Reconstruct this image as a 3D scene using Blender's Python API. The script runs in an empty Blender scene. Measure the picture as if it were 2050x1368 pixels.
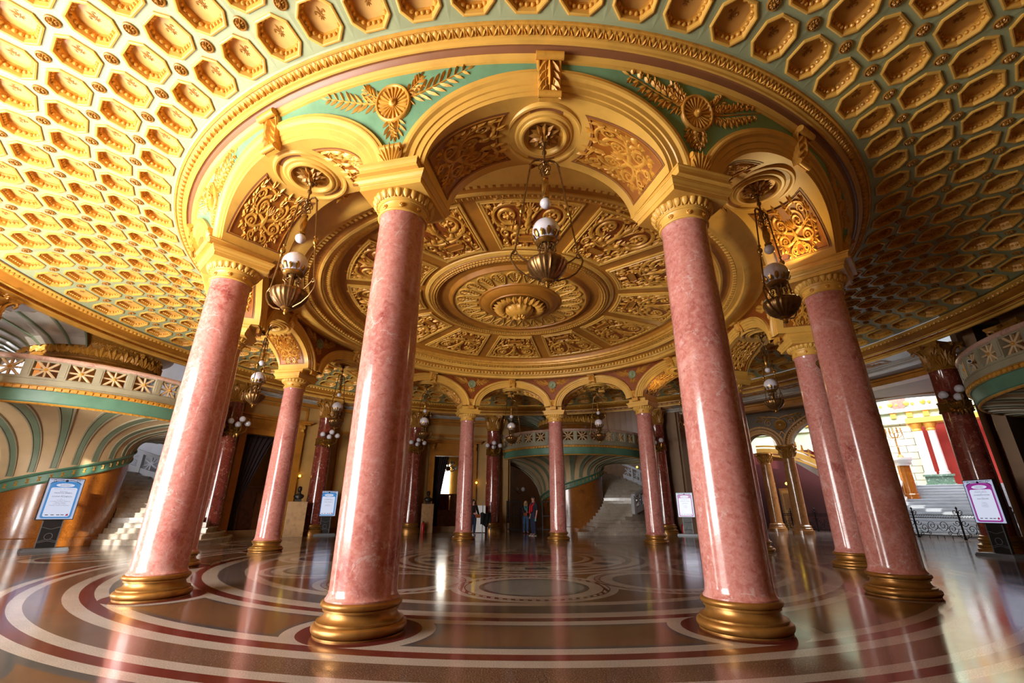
import bpy, math, random
from math import sin, cos, pi, radians as rad, sqrt, atan2, degrees
from mathutils import Vector as V, Matrix as MX
S = bpy.context.scene
COL = S.collection
rnd = random.Random(7)

# ---------------------------------------------------------------- helpers
def P(r, phi, z=0.0):
    a = rad(phi); return V((r*sin(a), -r*cos(a), z))

def lin(c):
    f = lambda u: u/12.92 if u <= .04045 else ((u+.055)/1.055)**2.4
    if isinstance(c, str):
        c = c.lstrip('#'); c = [int(c[i:i+2], 16)/255 for i in (0, 2, 4)]
    return tuple(f(u) for u in c)

class X:
    """tiny expression wrapper over shader math nodes"""
    def __init__(s, t, sock): s.t, s.s = t, sock
    def op(s, o, *a, clamp=False):
        n = s.t.nodes.new('ShaderNodeMath'); n.operation = o; n.use_clamp = clamp
        for i, v in enumerate((s,)+a):
            if isinstance(v, X): s.t.links.new(v.s, n.inputs[i])
            else: n.inputs[i].default_value = v
        return X(s.t, n.outputs[0])
    def __add__(s, o): return s.op('ADD', o)
    def __sub__(s, o): return s.op('SUBTRACT', o)
    def __mul__(s, o): return s.op('MULTIPLY', o)
    def __truediv__(s, o): return s.op('DIVIDE', o)
    def lt(s, o): return s.op('LESS_THAN', o)
    def gt(s, o): return s.op('GREATER_THAN', o)
    def mod(s, o): return s.op('FLOORED_MODULO', o)
    def abs(s): return s.op('ABSOLUTE')
    def between(s, a, b): return s.gt(a)*s.lt(b)

def newmat(name):
    m = bpy.data.materials.new(name); m.use_nodes = True
    t = m.node_tree; b = t.nodes['Principled BSDF']
    return m, t, b

def noise(t, vec, scale, detail=4, rough=.55, dist=0.0, dim='3D'):
    n = t.nodes.new('ShaderNodeTexNoise'); n.inputs['Scale'].default_value = scale
    n.inputs['Detail'].default_value = detail; n.inputs['Roughness'].default_value = rough
    n.inputs['Distortion'].default_value = dist
    if vec is not None: t.links.new(vec, n.inputs['Vector'])
    return n

def ramp(t, fac, stops):
    n = t.nodes.new('ShaderNodeValToRGB'); e = n.color_ramp.elements
    while len(e) < len(stops): e.new(.5)
    for i, (p, c) in enumerate(stops):
        e[i].position = p; c = lin(c) if isinstance(c, str) else c
        e[i].color = (*c, 1)
    t.links.new(fac, n.inputs[0]); return n.outputs[0]

def mix(t, fac, a, b, mode='MIX'):
    n = t.nodes.new('ShaderNodeMix'); n.data_type = 'RGBA'; n.blend_type = mode
    for sock, v in ((n.inputs[0], fac), (n.inputs[6], a), (n.inputs[7], b)):
        if isinstance(v, X): v = v.s
        if isinstance(v, str): v = (*lin(v), 1)
        if isinstance(v, (int, float)) : sock.default_value = v
        elif isinstance(v, tuple): sock.default_value = v
        else: t.links.new(v, sock)
    return n.outputs[2]

def coords(t, kind='Object'):
    n = t.nodes.new('ShaderNodeTexCoord'); return n.outputs[kind]

def paint(name, color, rough=.5, metal=0.0, var=.12, scale=6, bump=0.0, spec=.5, dark=None):
    """painted plaster / metal: base colour with a mild mottling"""
    m, t, b = newmat(name)
    pos = t.nodes.new('ShaderNodeNewGeometry').outputs['Position']
    n = noise(t, pos, scale, 5)
    c = lin(color)
    d = lin(dark) if dark else tuple(u*(1-var*2.2) for u in c)
    h = tuple(min(1, u*(1+var)) for u in c)
    t.links.new(ramp(t, n.outputs['Fac'], [(.3, d), (.5, c), (.75, h)]), b.inputs['Base Color'])
    b.inputs['Roughness'].default_value = rough; b.inputs['Metallic'].default_value = metal
    b.inputs['Specular IOR Level'].default_value = spec
    if bump:
        bn = t.nodes.new('ShaderNodeBump'); bn.inputs['Strength'].default_value = bump
        bn.inputs['Distance'].default_value = .01
        n2 = noise(t, pos, scale*6, 4); t.links.new(n2.outputs['Fac'], bn.inputs['Height'])
        t.links.new(bn.outputs[0], b.inputs['Normal'])
    return m

def marble(name, base, light, darkc, vein, rough=.12, scale=2.2, vw=.035, coat=.3):
    m, t, b = newmat(name)
    oi = t.nodes.new('ShaderNodeObjectInfo')
    tc = coords(t)
    add = t.nodes.new('ShaderNodeVectorMath'); add.operation = 'ADD'
    sc = t.nodes.new('ShaderNodeVectorMath'); sc.operation = 'SCALE'; sc.inputs['Scale'].default_value = 37
    t.links.new(oi.outputs['Location'], sc.inputs[0]); t.links.new(tc, add.inputs[0]); t.links.new(sc.outputs[0], add.inputs[1])
    v = add.outputs[0]
    n1 = noise(t, v, scale, 8, .62, .4); n2 = noise(t, v, scale*11, 7, .75, .5); n3 = noise(t, v, scale*.9, 6, .55, .9)
    n4 = noise(t, v, scale*7, 8, .75, 1.0); n5 = noise(t, v, scale*2.3, 7, .7, .5)
    c = ramp(t, n1.outputs['Fac'], [(.30, darkc), (.45, base), (.58, base), (.72, light)])
    c = mix(t, ((X(t, n2.outputs['Fac']) - .47)*3.0).op('ADD', 0, clamp=True), c, light)
    c = mix(t, ((X(t, n2.outputs['Fac'])*-1.0 + .46)*3.5).op('ADD', 0, clamp=True)*.8, c, darkc)
    vm = ((X(t, n3.outputs['Fac']) - .5).abs()/vw).op('SUBTRACT', 1.0).op('MULTIPLY', -1.0, clamp=True)
    c = mix(t, vm*.6*X(t, n5.outputs['Fac']).op('GREATER_THAN', .52), c, vein)
    sp = (X(t, n4.outputs['Fac']).op('SUBTRACT', .57)*9.0).op('ADD', 0, clamp=True)
    c = mix(t, sp*.7, c, darkc)
    t.links.new(c, b.inputs['Base Color'])
    b.inputs['Roughness'].default_value = rough; b.inputs['Coat Weight'].default_value = coat
    b.inputs['Coat Roughness'].default_value = .1
    return m

class MB:
    """collects verts/faces (with material slots) and links them as ONE mesh object"""
    def __init__(s): s.v, s.f, s.m, s.cur = [], [], [], 0
    def vert(s, p): s.v.append(tuple(p)); return len(s.v)-1
    def face(s, *i): s.f.append(tuple(i)); s.m.append(s.cur)
    def grid(s, rows, closeu=False, closev=False):
        """rows of points -> quads"""
        idx = [[s.vert(p) for p in r] for r in rows]
        n, m = len(idx), len(idx[0])
        for i in range(n if closeu else n-1):
            for j in range(m if closev else m-1):
                a, b = idx[i], idx[(i+1) % n]
                s.face(a[j], a[(j+1) % m], b[(j+1) % m], b[j])
        return idx
    def lathe(s, prof, seg=48, a0=0, a1=360, c=(0, 0, 0), axis=None):
        full = abs(a1-a0) >= 359.9
        n = seg if full else seg+1
        rows = []
        for i in range(n):
            a = rad(a0+(a1-a0)*i/seg)
            rows.append([(c[0]+r*sin(a), c[1]-r*cos(a), c[2]+z) for r, z in prof])
        s.grid(rows, closeu=full)
    def box(s, lo, hi, M=None):
        x0, y0, z0 = lo; x1, y1, z1 = hi
        pts = [V(p) for p in ((x0,y0,z0),(x1,y0,z0),(x1,y1,z0),(x0,y1,z0),(x0,y0,z1),(x1,y0,z1),(x1,y1,z1),(x0,y1,z1))]
        if M: pts = [M @ p for p in pts]
        i = [s.vert(p) for p in pts]
        for q in ((0,3,2,1),(4,5,6,7),(0,1,5,4),(1,2,6,5),(2,3,7,6),(3,0,4,7)): s.face(*(i[k] for k in q))
    def pbox(s, r0, r1, p0, p1, z0, z1, n=1):
        """box in polar coordinates"""
        rows = []
        for k in range(n+1):
            p = p0+(p1-p0)*k/n
            rows.append([P(r0, p, z0), P(r1, p, z0), P(r1, p, z1), P(r0, p, z1)])
        idx = s.grid(rows, closev=True)
        s.face(*idx[0][::-1]); s.face(*idx[-1])
    def tube(s, pts, r, n=8, closed=False, cap=True):
        pts = [V(p) for p in pts]; N = len(pts)
        rr = r if isinstance(r, (list, tuple)) else [r]*N
        up = None; rows = []
        for i, p in enumerate(pts):
            if closed: d = pts[(i+1) % N]-pts[i-1]
            else: d = pts[min(i+1, N-1)]-pts[max(i-1, 0)]
            d = d.normalized() if d.length > 1e-9 else V((0, 0, 1))
            if up is None:
                up = V((0, 0, 1)) if abs(d.z) < .9 else V((1, 0, 0))
            a = d.cross(up)
            if a.length < 1e-6: a = d.cross(V((0, 1, 0.01)))
            a.normalize(); up = a.cross(d); up.normalize()
            rows.append([p+(a*cos(2*pi*k/n)+up*sin(2*pi*k/n))*rr[i] for k in range(n)])
        idx = s.grid(rows, closeu=closed, closev=True)
        if cap and not closed: s.face(*idx[0][::-1]); s.face(*idx[-1])
    def ball(s, c, r, nu=12, nv=8, sc=(1, 1, 1)):
        c = V(c)
        rows = []
        for i in range(1, nv):
            t = pi*i/nv
            rows.append([(c.x+r*sc[0]*sin(t)*cos(2*pi*k/nu), c.y+r*sc[1]*sin(t)*sin(2*pi*k/nu), c.z+r*sc[2]*cos(t)) for k in range(nu)])
        idx = s.grid(rows, closev=True)
        a = s.vert((c.x, c.y, c.z+r*sc[2])); b = s.vert((c.x, c.y, c.z-r*sc[2]))
        for k in range(nu):
            s.face(a, idx[0][k], idx[0][(k+1) % nu]); s.face(b, idx[-1][(k+1) % nu], idx[-1][k])
    def prism(s, poly, z0, z1, M=None):
        """extrude a 2-D polygon"""
        n = len(poly)
        f = (lambda p: M @ V(p)) if M else (lambda p: V(p))
        a = [s.vert(f((x, y, z0))) for x, y in poly]; b = [s.vert(f((x, y, z1))) for x, y in poly]
        for k in range(n): s.face(a[k], a[(k+1) % n], b[(k+1) % n], b[k])
        s.face(*a[::-1]); s.face(*b)
    # relief ornament through a mapping fn(u, v, h) -> world point
    def ribbon(s, fn, pts, w, h):
        N = len(pts); rows = []
        ww = w if isinstance(w, (list, tuple)) else [w]*N
        for i, (x, y) in enumerate(pts):
            x0, y0 = pts[max(i-1, 0)]; x1, y1 = pts[min(i+1, N-1)]
            dx, dy = x1-x0, y1-y0; L = sqrt(dx*dx+dy*dy) or 1
            nx, ny = -dy/L*ww[i], dx/L*ww[i]
            hh = h*min(1, .35+ww[i]/(max(ww)+1e-9)*.65)
            rows.append([fn(x+nx, y+ny, 0), fn(x+nx*.5, y+ny*.5, hh), fn(x-nx*.5, y-ny*.5, hh), fn(x-nx, y-ny, 0)])
        s.grid(rows)
    def leaf(s, fn, x, y, ang, L, w, h):
        c, d = cos(ang), sin(ang)
        q = lambda u, v, hh: s.vert(fn(x+u*c-v*d, y+u*d+v*c, hh))
        b = q(0, 0, h*.3); t = q(L, 0, h*.2); m1 = q(L*.3, 0, h*.9); m2 = q(L*.66, 0, h)
        for g in (1, -1):
            a1 = q(L*.3, g*w*.9, h*.1); a2 = q(L*.66, g*w*.85, h*.15)
            if g > 0: s.face(b, m1, a1); s.face(a1, m1, m2, a2); s.face(a2, m2, t)
            else: s.face(b, a1, m1); s.face(m1, a1, a2, m2); s.face(m2, a2, t)
    def disc(s, fn, x, y, prof, n=16, sx=1.0):
        rows = [[fn(x+r*sx*cos(2*pi*k/n), y+r*sin(2*pi*k/n), h) for k in range(n)] for r, h in prof]
        idx = s.grid(rows, closev=True); s.face(*idx[-1])
    def flower(s, fn, x, y, r, n, h):
        for k in range(n):
            a = 2*pi*k/n; s.leaf(fn, x+cos(a)*r*.15, y+sin(a)*r*.15, a, r*.85, r*.3, h)
        s.disc(fn, x, y, [(r*.28, 0), (r*.25, h*1.2), (r*.1, h*1.6)], 8)
    def build(s, name, mats, parent=None, smooth=False, loc=None, rotz=0.0, ang=35):
        me = bpy.data.meshes.new(name); me.from_pydata(s.v, [], s.f)
        if not isinstance(mats, (list, tuple)): mats = [mats]
        for m in mats: me.materials.append(m)
        if len(mats) > 1: me.polygons.foreach_set('material_index', s.m)
        if smooth:
            me.polygons.foreach_set('use_smooth', [True]*len(me.polygons))
        me.update(); me.validate()
        if smooth: me.set_sharp_from_angle(angle=rad(ang))
        return link(name, me, parent, loc, rotz)

CH = {}
def link(name, me, parent=None, loc=None, rotz=0.0):
    o = bpy.data.objects.new(name, me); COL.objects.link(o)
    if parent: o.parent = parent; CH.setdefault(parent.name, []).append(o)
    if loc is not None: o.location = loc
    o.rotation_euler[2] = rotz
    return o

def tag(o, label=None, cat=None, group=None, kind=None):
    if label: o['label'] = label
    if cat: o['category'] = cat
    if group: o['group'] = group
    if kind: o['kind'] = kind
    return o

def thing(name, label, cat, loc=(0, 0, 0), rotz=0.0, group=None):
    o = bpy.data.objects.new(name, None); COL.objects.link(o); o.empty_display_size = .1
    o.location = loc; o.rotation_euler[2] = rotz
    return tag(o, label, cat, group)

def copy_tree(o, parent=None):
    c = o.copy(); COL.objects.link(c)
    if parent: c.parent = parent; CH.setdefault(parent.name, []).append(c)
    for ch in list(CH.get(o.name, [])): copy_tree(ch, c)
    return c

def spiral(cx, cy, r0, r1, a0, turns, n=28):
    """polyline spiralling in from radius r0 at angle a0"""
    out = []
    for i in range(n+1):
        f = i/n; r = r0+(r1-r0)*f**.8; a = a0+turns*2*pi*f
        out.append((cx+r*cos(a), cy+r*sin(a)))
    return out

def bez(a, b, c, d, n=14):
    out = []
    for i in range(n+1):
        t = i/n; u = 1-t
        out.append(tuple(u**3*a[k]+3*u*u*t*b[k]+3*u*t*t*c[k]+t**3*d[k] for k in (0, 1)))
    return out

def taper(n, w0, w1): return [w0+(w1-w0)*i/(n-1) for i in range(n)]

# ---------------------------------------------------------------- materials
CREAM = paint('cream_plaster', '#d9a74c', .42, 0, .07, 3)
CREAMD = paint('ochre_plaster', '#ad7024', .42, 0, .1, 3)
OCHRE = paint('dark_ochre_field', '#985714', .45, 0, .12, 4)
GOLD = paint('gilded_relief', '#d3993d', .42, .12, .12, 9)
GOLDD = paint('old_gilding', '#a3702a', .42, .2, .18, 14)
RUST = paint('rust_field', '#8c4512', .5, 0, .12, 8)
GREEN = paint('sage_green_plaster', '#9fa67e', .45, 0, .06, 2)
GREEND = paint('green_spandrel_paint', '#6f9c78', .45, 0, .08, 3)
BROWN = paint('brown_cove_paint', '#8d5a36', .45, 0, .06, 3)
BASEG = paint('gilded_column_base', '#9c6d33', .36, .6, .1, 9)
BRONZE = paint('aged_bronze', '#7a5a34', .33, .8, .2, 18)
BRASS = paint('lamp_brass', '#9c7436', .3, .85, .15, 20)
PINK = marble('pink_marble', '#b9766c', '#d0a29b', '#8c3c37', '#cdb5af', .17, 1.6, .012, .1)
REDM = marble('red_marble', '#6d2a20', '#97503f', '#35110f', '#b98a72', .14, 3, .03)
BROWNM = marble('brown_marble', '#9a6a3c', '#b98a58', '#64391b', '#8d6238', .16, 4)
def glass_white():
    m, t, b = newmat('frosted_white_glass')
    b.inputs['Base Color'].default_value = (*lin('#cbc8d0'), 1); b.inputs['Roughness'].default_value = .18
    b.inputs['Subsurface Weight'].default_value = .25; b.inputs['Subsurface Radius'].default_value = (.1, .1, .1)
    b.inputs['Coat Weight'].default_value = .5
    return m
GLOBE = glass_white()
def emit(name, color, strength):
    m, t, b = newmat(name)
    b.inputs['Base Color'].default_value = (*lin(color), 1)
    b.inputs['Emission Color'].default_value = (*lin(color), 1); b.inputs['Emission Strength'].default_value = strength
    return m

# ---------------------------------------------------------------- floor
def floor_material():
    m, t, b = newmat('terrazzo_inlay_floor')
    pos = t.nodes.new('ShaderNodeNewGeometry').outputs['Position']
    sep = t.nodes.new('ShaderNodeSeparateXYZ'); t.links.new(pos, sep.inputs[0])
    x, y = X(t, sep.outputs[0]), X(t, sep.outputs[1])
    r = (x*x+y*y).op('SQRT'); phi = x.op('ARCTAN2', y*-1.0)
    D = rad(30)
    def dist(off, rc, dd=D):
        a = (phi+off).mod(dd)-dd/2
        u = r*a.op('SINE'); v = r*a.op('COSINE')-rc
        return (u*u+v*v).op('SQRT'), a
    dcol, _ = dist(0.0, 7.47); dcir, aci = dist(D/2, 4.55); dout, _ = dist(D/2, 10.55)
    vor = t.nodes.new('ShaderNodeTexVoronoi'); vor.inputs['Scale'].default_value = 70; t.links.new(pos, vor.inputs['Vector'])
    spk = X(t, vor.outputs['Color'])
    n = noise(t, pos, 1.3, 4); n2 = noise(t, pos, 90, 3)
    chip = ramp(t, n2.outputs['Fac'], [(.3, '#2c1e18'), (.48, '#5f4536'), (.6, '#7a5f50'), (.72, '#9c8676')])
    chipg = ramp(t, n2.outputs['Fac'], [(.3, '#232022'), (.48, '#554945'), (.7, '#867872')])
    brown = ramp(t, n2.outputs['Fac'], [(.25, '#48301f'), (.5, '#6a4a33'), (.75, '#85664d')])
    grey = ramp(t, n2.outputs['Fac'], [(.25, '#5d5c5a'), (.5, '#7b7a77'), (.75, '#918f8b')])
    pinkc = ramp(t, n2.outputs['Fac'], [(.25, '#8a7a70'), (.5, '#a69a90'), (.75, '#b9aea5')])
    redc = ramp(t, n2.outputs['Fac'], [(.25, '#451713'), (.5, '#602721'), (.75, '#783b33')])
    dk = ramp(t, n2.outputs['Fac'], [(.25, '#2c2a2c'), (.5, '#474446'), (.75, '#625d5c')])
    c = chip
    def band(c, col, mask): return mix(t, mask, c, col)
    # outer field with its own circles
    c = band(c, brown, r.gt(9.15))
    c = band(c, dk, r.gt(9.15)*dout.between(1.22, 1.36)); c = band(c, pinkc, r.gt(9.15)*dout.between(.95, 1.22))
    c = band(c, redc, r.gt(9.15)*dout.between(.85, .95)); c = band(c, grey, dout.lt(.6))
    c = band(c, pinkc, r.between(11.9, 12.1)); c = band(c, redc, r.between(12.1, 12.3)); c = band(c, pinkc, r.between(12.3, 12.5))
    c = band(c, chipg, r.gt(12.5))
    c = band(c, dk, r.between(9.15, 9.24))
    c = band(c, pinkc, r.between(8.74, 9.15)); c = band(c, redc, r.between(8.88, 9.02))
    # ring of the columns
    c = band(c, brown, r.between(6.3, 8.39))
    c = band(c, pinkc, r.between(7.88, 8.39)); c = band(c, dk, r.between(7.83, 7.9))
    c = band(c, dk, r.between(7.04, 7.1)); c = band(c, pinkc, r.between(6.45, 7.05))
    c = band(c, dk, r.between(7.05, 7.88)*dcol.lt(.80)); c = band(c, pinkc, r.between(6.45, 8.39)*dcol.lt(.74))
    c = band(c, redc, dcol.lt(.6)); c = band(c, redc, r.between(8.06, 8.22)); c = band(c, redc, r.between(6.72, 6.88))
    c = band(c, chipg, r.between(6.05, 6.48)); c = band(c, pinkc, r.between(5.86, 6.05)); c = band(c, brown, r.lt(5.86))
    # guilloche of twelve linked circles
    inn = r.between(3.05, 5.9)
    c = band(c, pinkc, inn*dcir.lt(1.3)); c = band(c, redc, inn*dcir.between(1.07, 1.18))
    chk = ((aci*r*9.0).mod(1.0).lt(.5)); c = band(c, pinkc, inn*dcir.between(1.09, 1.16)*chk)
    c = band(c, redc, inn*dcir.lt(.86)); c = band(c, dk, inn*dcir.lt(.84))
    alt = ((phi+D/2)/D).op('FLOOR').mod(2.0)
    c = band(c, grey, dcir.lt(.78)); c = band(c, brown, dcir.lt(.78)*alt.gt(.5))
    c = band(c, pinkc, r.lt(3.25)); c = band(c, redc, r.between(2.95, 3.05)); c = band(c, brown, r.lt(2.75))
    c = band(c, pinkc, r.lt(2.6)); c = band(c, dk, r.between(2.05, 2.45)*((phi*15.0).op('SINE').gt(0.0)))
    c = band(c, redc, r.between(1.75, 1.85)); c = band(c, brown, r.between(1.3, 1.6)); c = band(c, dk, r.between(1.04, 1.12)); c = band(c, '#8a3048', r.lt(1.0))
    c = mix(t, .3, c, ramp(t, n.outputs['Fac'], [(.3, '#8d8d8d'), (.7, '#ffffff')]), 'MULTIPLY')
    t.links.new(c, b.inputs['Base Color'])
    rr = ramp(t, noise(t, pos, .9, 5).outputs['Fac'], [(.3, (.10,)*3), (.7, (.17,)*3)])
    t.links.new(rr, b.inputs['Roughness'])
    bn = t.nodes.new('ShaderNodeBump'); bn.inputs['Strength'].default_value = .05; bn.inputs['Distance'].default_value = .02
    t.links.new(noise(t, pos, 3, 3).outputs['Fac'], bn.inputs['Height']); t.links.new(bn.outputs[0], b.inputs['Normal'])
    b.inputs['Specular IOR Level'].default_value = .42
    return m
mb = MB(); mb.grid([[(-24, -24, 0), (34, -24, 0)], [(-24, 34, 0), (34, 34, 0)]])
floor = tag(mb.build('floor', floor_material()), kind='structure')

# ---------------------------------------------------------------- the twelve pink columns
COLPHI = [-15-30*k for k in range(6)]+[15+30*k for k in range(6)]
COLTXT = {-15: 'pink marble column in the left foreground, nearest pillar left of the centre',
  15: 'pink marble column in the right foreground, with a red vein low on its shaft',
  -45: 'leaning-looking pink column at far left, in front of the balcony with star panels',
  45: 'rightmost pink column, overlapping the one just behind it, near the white stairs',
  -75: 'pink column almost hidden behind the leftmost big pink column',
  75: 'pink column half hidden behind the rightmost pink column',
  -105: 'mid-distance pink column on the left, beside the curtained doorway and bust',
  105: 'far pink column mostly hidden behind the right foreground column',
  -135: 'far pink column hidden behind the left foreground column',
  135: 'far pink column in front of the marble steps at the back, lit orange on top',
  -165: 'far pink column beside the curtained door with the bright window behind',
  165: 'far pink column at the middle, in front of the balcony and next to two visitors'}
def make_column():
    t = thing('marble_column', 'x', 'column', group='pink marble columns of the ring')
    mb = MB()
    prof = [(0, 0), (.435, 0), (.435, .012)]
    prof += [(.412+.045*cos(a), .057+.045*sin(a)) for a in [rad(-85+17*k) for k in range(11)]]
    prof += [(.418, .104), (.418, .122), (.405, .125)]
    prof += [(.345+.062*(1-sin(a)), .125+.075*(1-cos(a))) for a in [rad(18*k) for k in range(6)]]
    prof += [(.348, .205), (.368, .206), (.368, .226), (.362, .228)]
    prof += [(.366+.029*cos(a), .260+.03*sin(a)) for a in [rad(-80+20*k) for k in range(9)]]
    prof += [(.36, .292), (0, .292)]
    mb.lathe(prof, 72); mb.build('base', BASEG, t, True)
    mb = MB()
    prof = [(.362, .288), (.362, .305), (.35, .318), (.337, .345), (.331, .40)]
    for k in range(1, 13):
        f = k/12; prof.append((.331-.035*f**1.7, .40+(4.70-.40)*f))
    prof += [(.298, 4.74), (.306, 4.765), (.306, 4.79)]
    mb.lathe(prof, 72); mb.build('shaft', PINK, t, True)
    cap = MB()
    prof = [(.30, 4.775)]+[(.312+.018*cos(a), 4.795+.018*sin(a)) for a in [rad(-90+22.5*k) for k in range(9)]]
    prof += [(.304, 4.815), (.302, 4.83), (.305, 4.90), (.318, 4.922), (.33, 4.924), (.332, 4.934), (.336, 4.936), (.338, 4.946), (.344, 4.948), (.346, 4.958), (.35, 4.962)]
    prof += [(.352, 4.965), (.372, 4.985), (.388, 5.015), (.392, 5.045), (.30, 5.05)]
    cap.lathe(prof, 72); capo = cap.build('capital', CREAM, t, True)
    r = MB()
    f = lambda x, y, h: (( .303+h)*sin(x), -(.303+h)*cos(x), y)
    for k in range(8):
        a = rad(22.5+45*k)
        r = MB()
        fn = lambda x, y, h, a=a: f(a+x/.303, 4.865+y, h)
        r.disc(fn, 0, 0, [(.034, 0), (.034, .012), (.024, .02), (.021, .012), (.014, .014), (.012, .026), (.005, .03)], 14)
        r.build('rosette', GOLD, capo, True)
    e = MB()
    for k in range(24):
        a0 = rad(15*k); pr = []
        for i in range(9):
            s = i/8; z = 4.955+.09*s; rr = .350+.045*sin(s*pi*.55)
            w = .004+.038*sqrt(max(0, 1-((s-.68)/.68)**2)) if s < .68 else .042
            row = []
            for j in range(7):
                u = -1+j/3; row.append(((rr+.022*sqrt(max(0, 1-u*u)))*sin(a0+u*w/rr), -(rr+.022*sqrt(max(0, 1-u*u)))*cos(a0+u*w/rr), z))
            pr.append(row)
        e.grid(pr)
        a1 = a0+rad(7.5)
        for i in range(1):
            pts = [((.354+.047*s)*sin(a1), -(.354+.047*s)*cos(a1), 4.953+.09*s) for s in (0, .5, 1)]
            e.tube(pts, [.012, .006, .008], 5)
    e.build('egg_moulding', CREAM, capo, True, ang=60)
    ab = MB()
    sq = [(.43, 5.048), (.43, 5.115), (.435, 5.12), (.445, 5.122), (.452, 5.15), (.475, 5.18), (.478, 5.20), (.485, 5.20), (.485, 5.222)]
    rows = [[(-h, -h, z), (h, -h, z), (h, h, z), (-h, h, z)] for h, z in sq]
    i = ab.grid(rows, closev=True); ab.face(*i[0][::-1]); ab.face(*i[-1])
    ab.build('abacus', CREAM, t)
    im = MB()
    sq = [(.42, .43, 5.22), (.42, .43, 5.235), (.395, .405, 5.24), (.395, .405, 5.30), (.40, .41, 5.305), (.405, .42, 5.335), (.425, .44, 5.345), (.425, .44, 5.365)]
    for h, d, z in [(0, 0, 0)]:
        rows = [[(-h-.0, -.5-d+.41, z), (h, -.5-d+.41, z), (h*.88, .5+d-.41, z), (-h*.88, .5+d-.41, z)] for h, d, z in sq]
        rows = [[(x, y-.03, z) for x, y, z in rr] for rr in rows]
        i = im.grid(rows, closev=True); im.face(*i[0][::-1]); im.face(*i[-1])
    im.build('impost_block', CREAM, t)
    # leaf console standing on the abacus, outer and inner side
    for sgn in (-1, 1):
        c = MB(); w = .13
        yb = .47 if sgn < 0 else .63
        front = [(yb, 5.23), (yb+.02, 5.24), (yb+.02, 5.36), (yb, 5.38), (yb+.01, 5.44), (yb+.05, 5.53), (yb+.085, 5.585), (yb+.09, 5.625), (yb+.06, 5.65), (yb+.02, 5.63), (yb-.05, 5.62), (yb-.05, 5.23)]
        rows = [[(s*w, sgn*y, z) for y, z in front] for s in (-1, 1)]
        i = c.grid(rows, closev=True); c.face(*i[0]); c.face(*i[1][::-1])
        def fn(x, y, h):
            k = (y-5.38)/.25; k = min(1, max(0, k))
            yy = yb+.005+.10*k**1.6
            return (x, sgn*(yy+h), y)
        for k in range(-3, 4):
            c.leaf(fn, k*.018, 5.37, pi/2-k*.2, .30-abs(k)*.03, .03, .03)
        c.tube([(-w-.015, sgn*(yb+.05), 5.61), (w+.015, sgn*(yb+.05), 5.61)], .045, 12)
        c.build('leaf_console', GOLD, t, True, ang=40)
    return t
col0 = make_column(); COLS = {}
for k, p in enumerate(COLPHI):
    c = col0 if k == 0 else copy_tree(col0)
    c.location = P(7.5, p); c.rotation_euler[2] = rad(p); c['label'] = COLTXT[p]; COLS[p] = c

# ---------------------------------------------------------------- the ring arcade
RO, RI = 7.93, 6.85
AI, AE, ZS = 11.9, 14.55, 5.36
def arch(s, t, r=None): return ((AI+(AE-AI)*s)*cos(t), ZS+(.885+.315*s)*sin(t))
def RF(z): return 7.88+.32*max(0, (z-5.4)/1.3)**1.3   # the outer face leans outwards
arc = MB(); NT = 48
def zext(p, s=1.0):
    a = AI+(AE-AI)*s
    return ZS if abs(p) >= a else ZS+(.885+.315*s)*sqrt(1-(p/a)**2)
# carcass: the two faces and the soffit of all twelve bays
ts = [pi*k/NT for k in range(NT+1)]
for b in range(12):
    ph = 30*b
    arc.grid([[P(r, ph+arch(0, t)[0], arch(0, t)[1]) for r in (RF(arch(0, t)[1]), 7.7, 7.42, 7.15, RI)] for t in ts])
    for q in (-1, 1): arc.grid([[P(r, ph+q*p, ZS-.01) for r in (RO, RI)] for p in (AI, 15)])
arcade = tag(arc.build('wall_arcade', CREAM, smooth=True), kind='structure')
def bays(fn, name, mats, parent, smooth=True, ang=50, n=12, off=0.0, step=30):
    """build one mesh at bay 0 and give every bay its own copy"""
    mb = MB(); fn(mb); o = mb.build(name, mats, parent, smooth, rotz=rad(off), ang=ang); out = [o]
    for k in range(1, n):
        c = o.copy(); COL.objects.link(c); c.rotation_euler[2] = rad(off+step*k); out.append(c); CH.setdefault(parent.name, []).append(c)
    return out
def spandrel(r, top, z0s):
    def f(mb):
        n = 60; rows = []
        for k in range(n+1):
            p = -15+30*k/n; z0 = zext(p, .9)
            rows.append([P(RF(z) if r == RO else r, p, z) for z in [z0+(top-z0)*q/6 for q in range(7)]])
        mb.grid(rows)
    return f
bays(spandrel(RO, 6.70, 1), 'spandrel_field', GREEND, arcade)
bays(spandrel(RI, 6.64, 1), 'inner_spandrel_field', RUST, arcade)
def archivolt(r0, sg):
    prof = [(0, 0), (0, .02), (.16, .02), (.17, .045), (.40, .045), (.42, .075), (.62, .075), (.66, .10), (.70, .125), (.80, .135), (.86, .125), (.90, .10), (1.0, .09), (1.0, 0)]
    def f(mb):
        rows = []
        for k in range(NT+1):
            t = pi*k/NT
            rows.append([P((RF(arch(s, t)[1]) if sg > 0 else r0)+sg*h, *arch(s, t)) for s, h in prof])
        mb.grid(rows)
    return f
bays(archivolt(RO, .62), 'archivolt', CREAM, arcade, ang=25)
bays(archivolt(RI, -.8), 'inner_archivolt', CREAM, arcade, ang=25)

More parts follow.
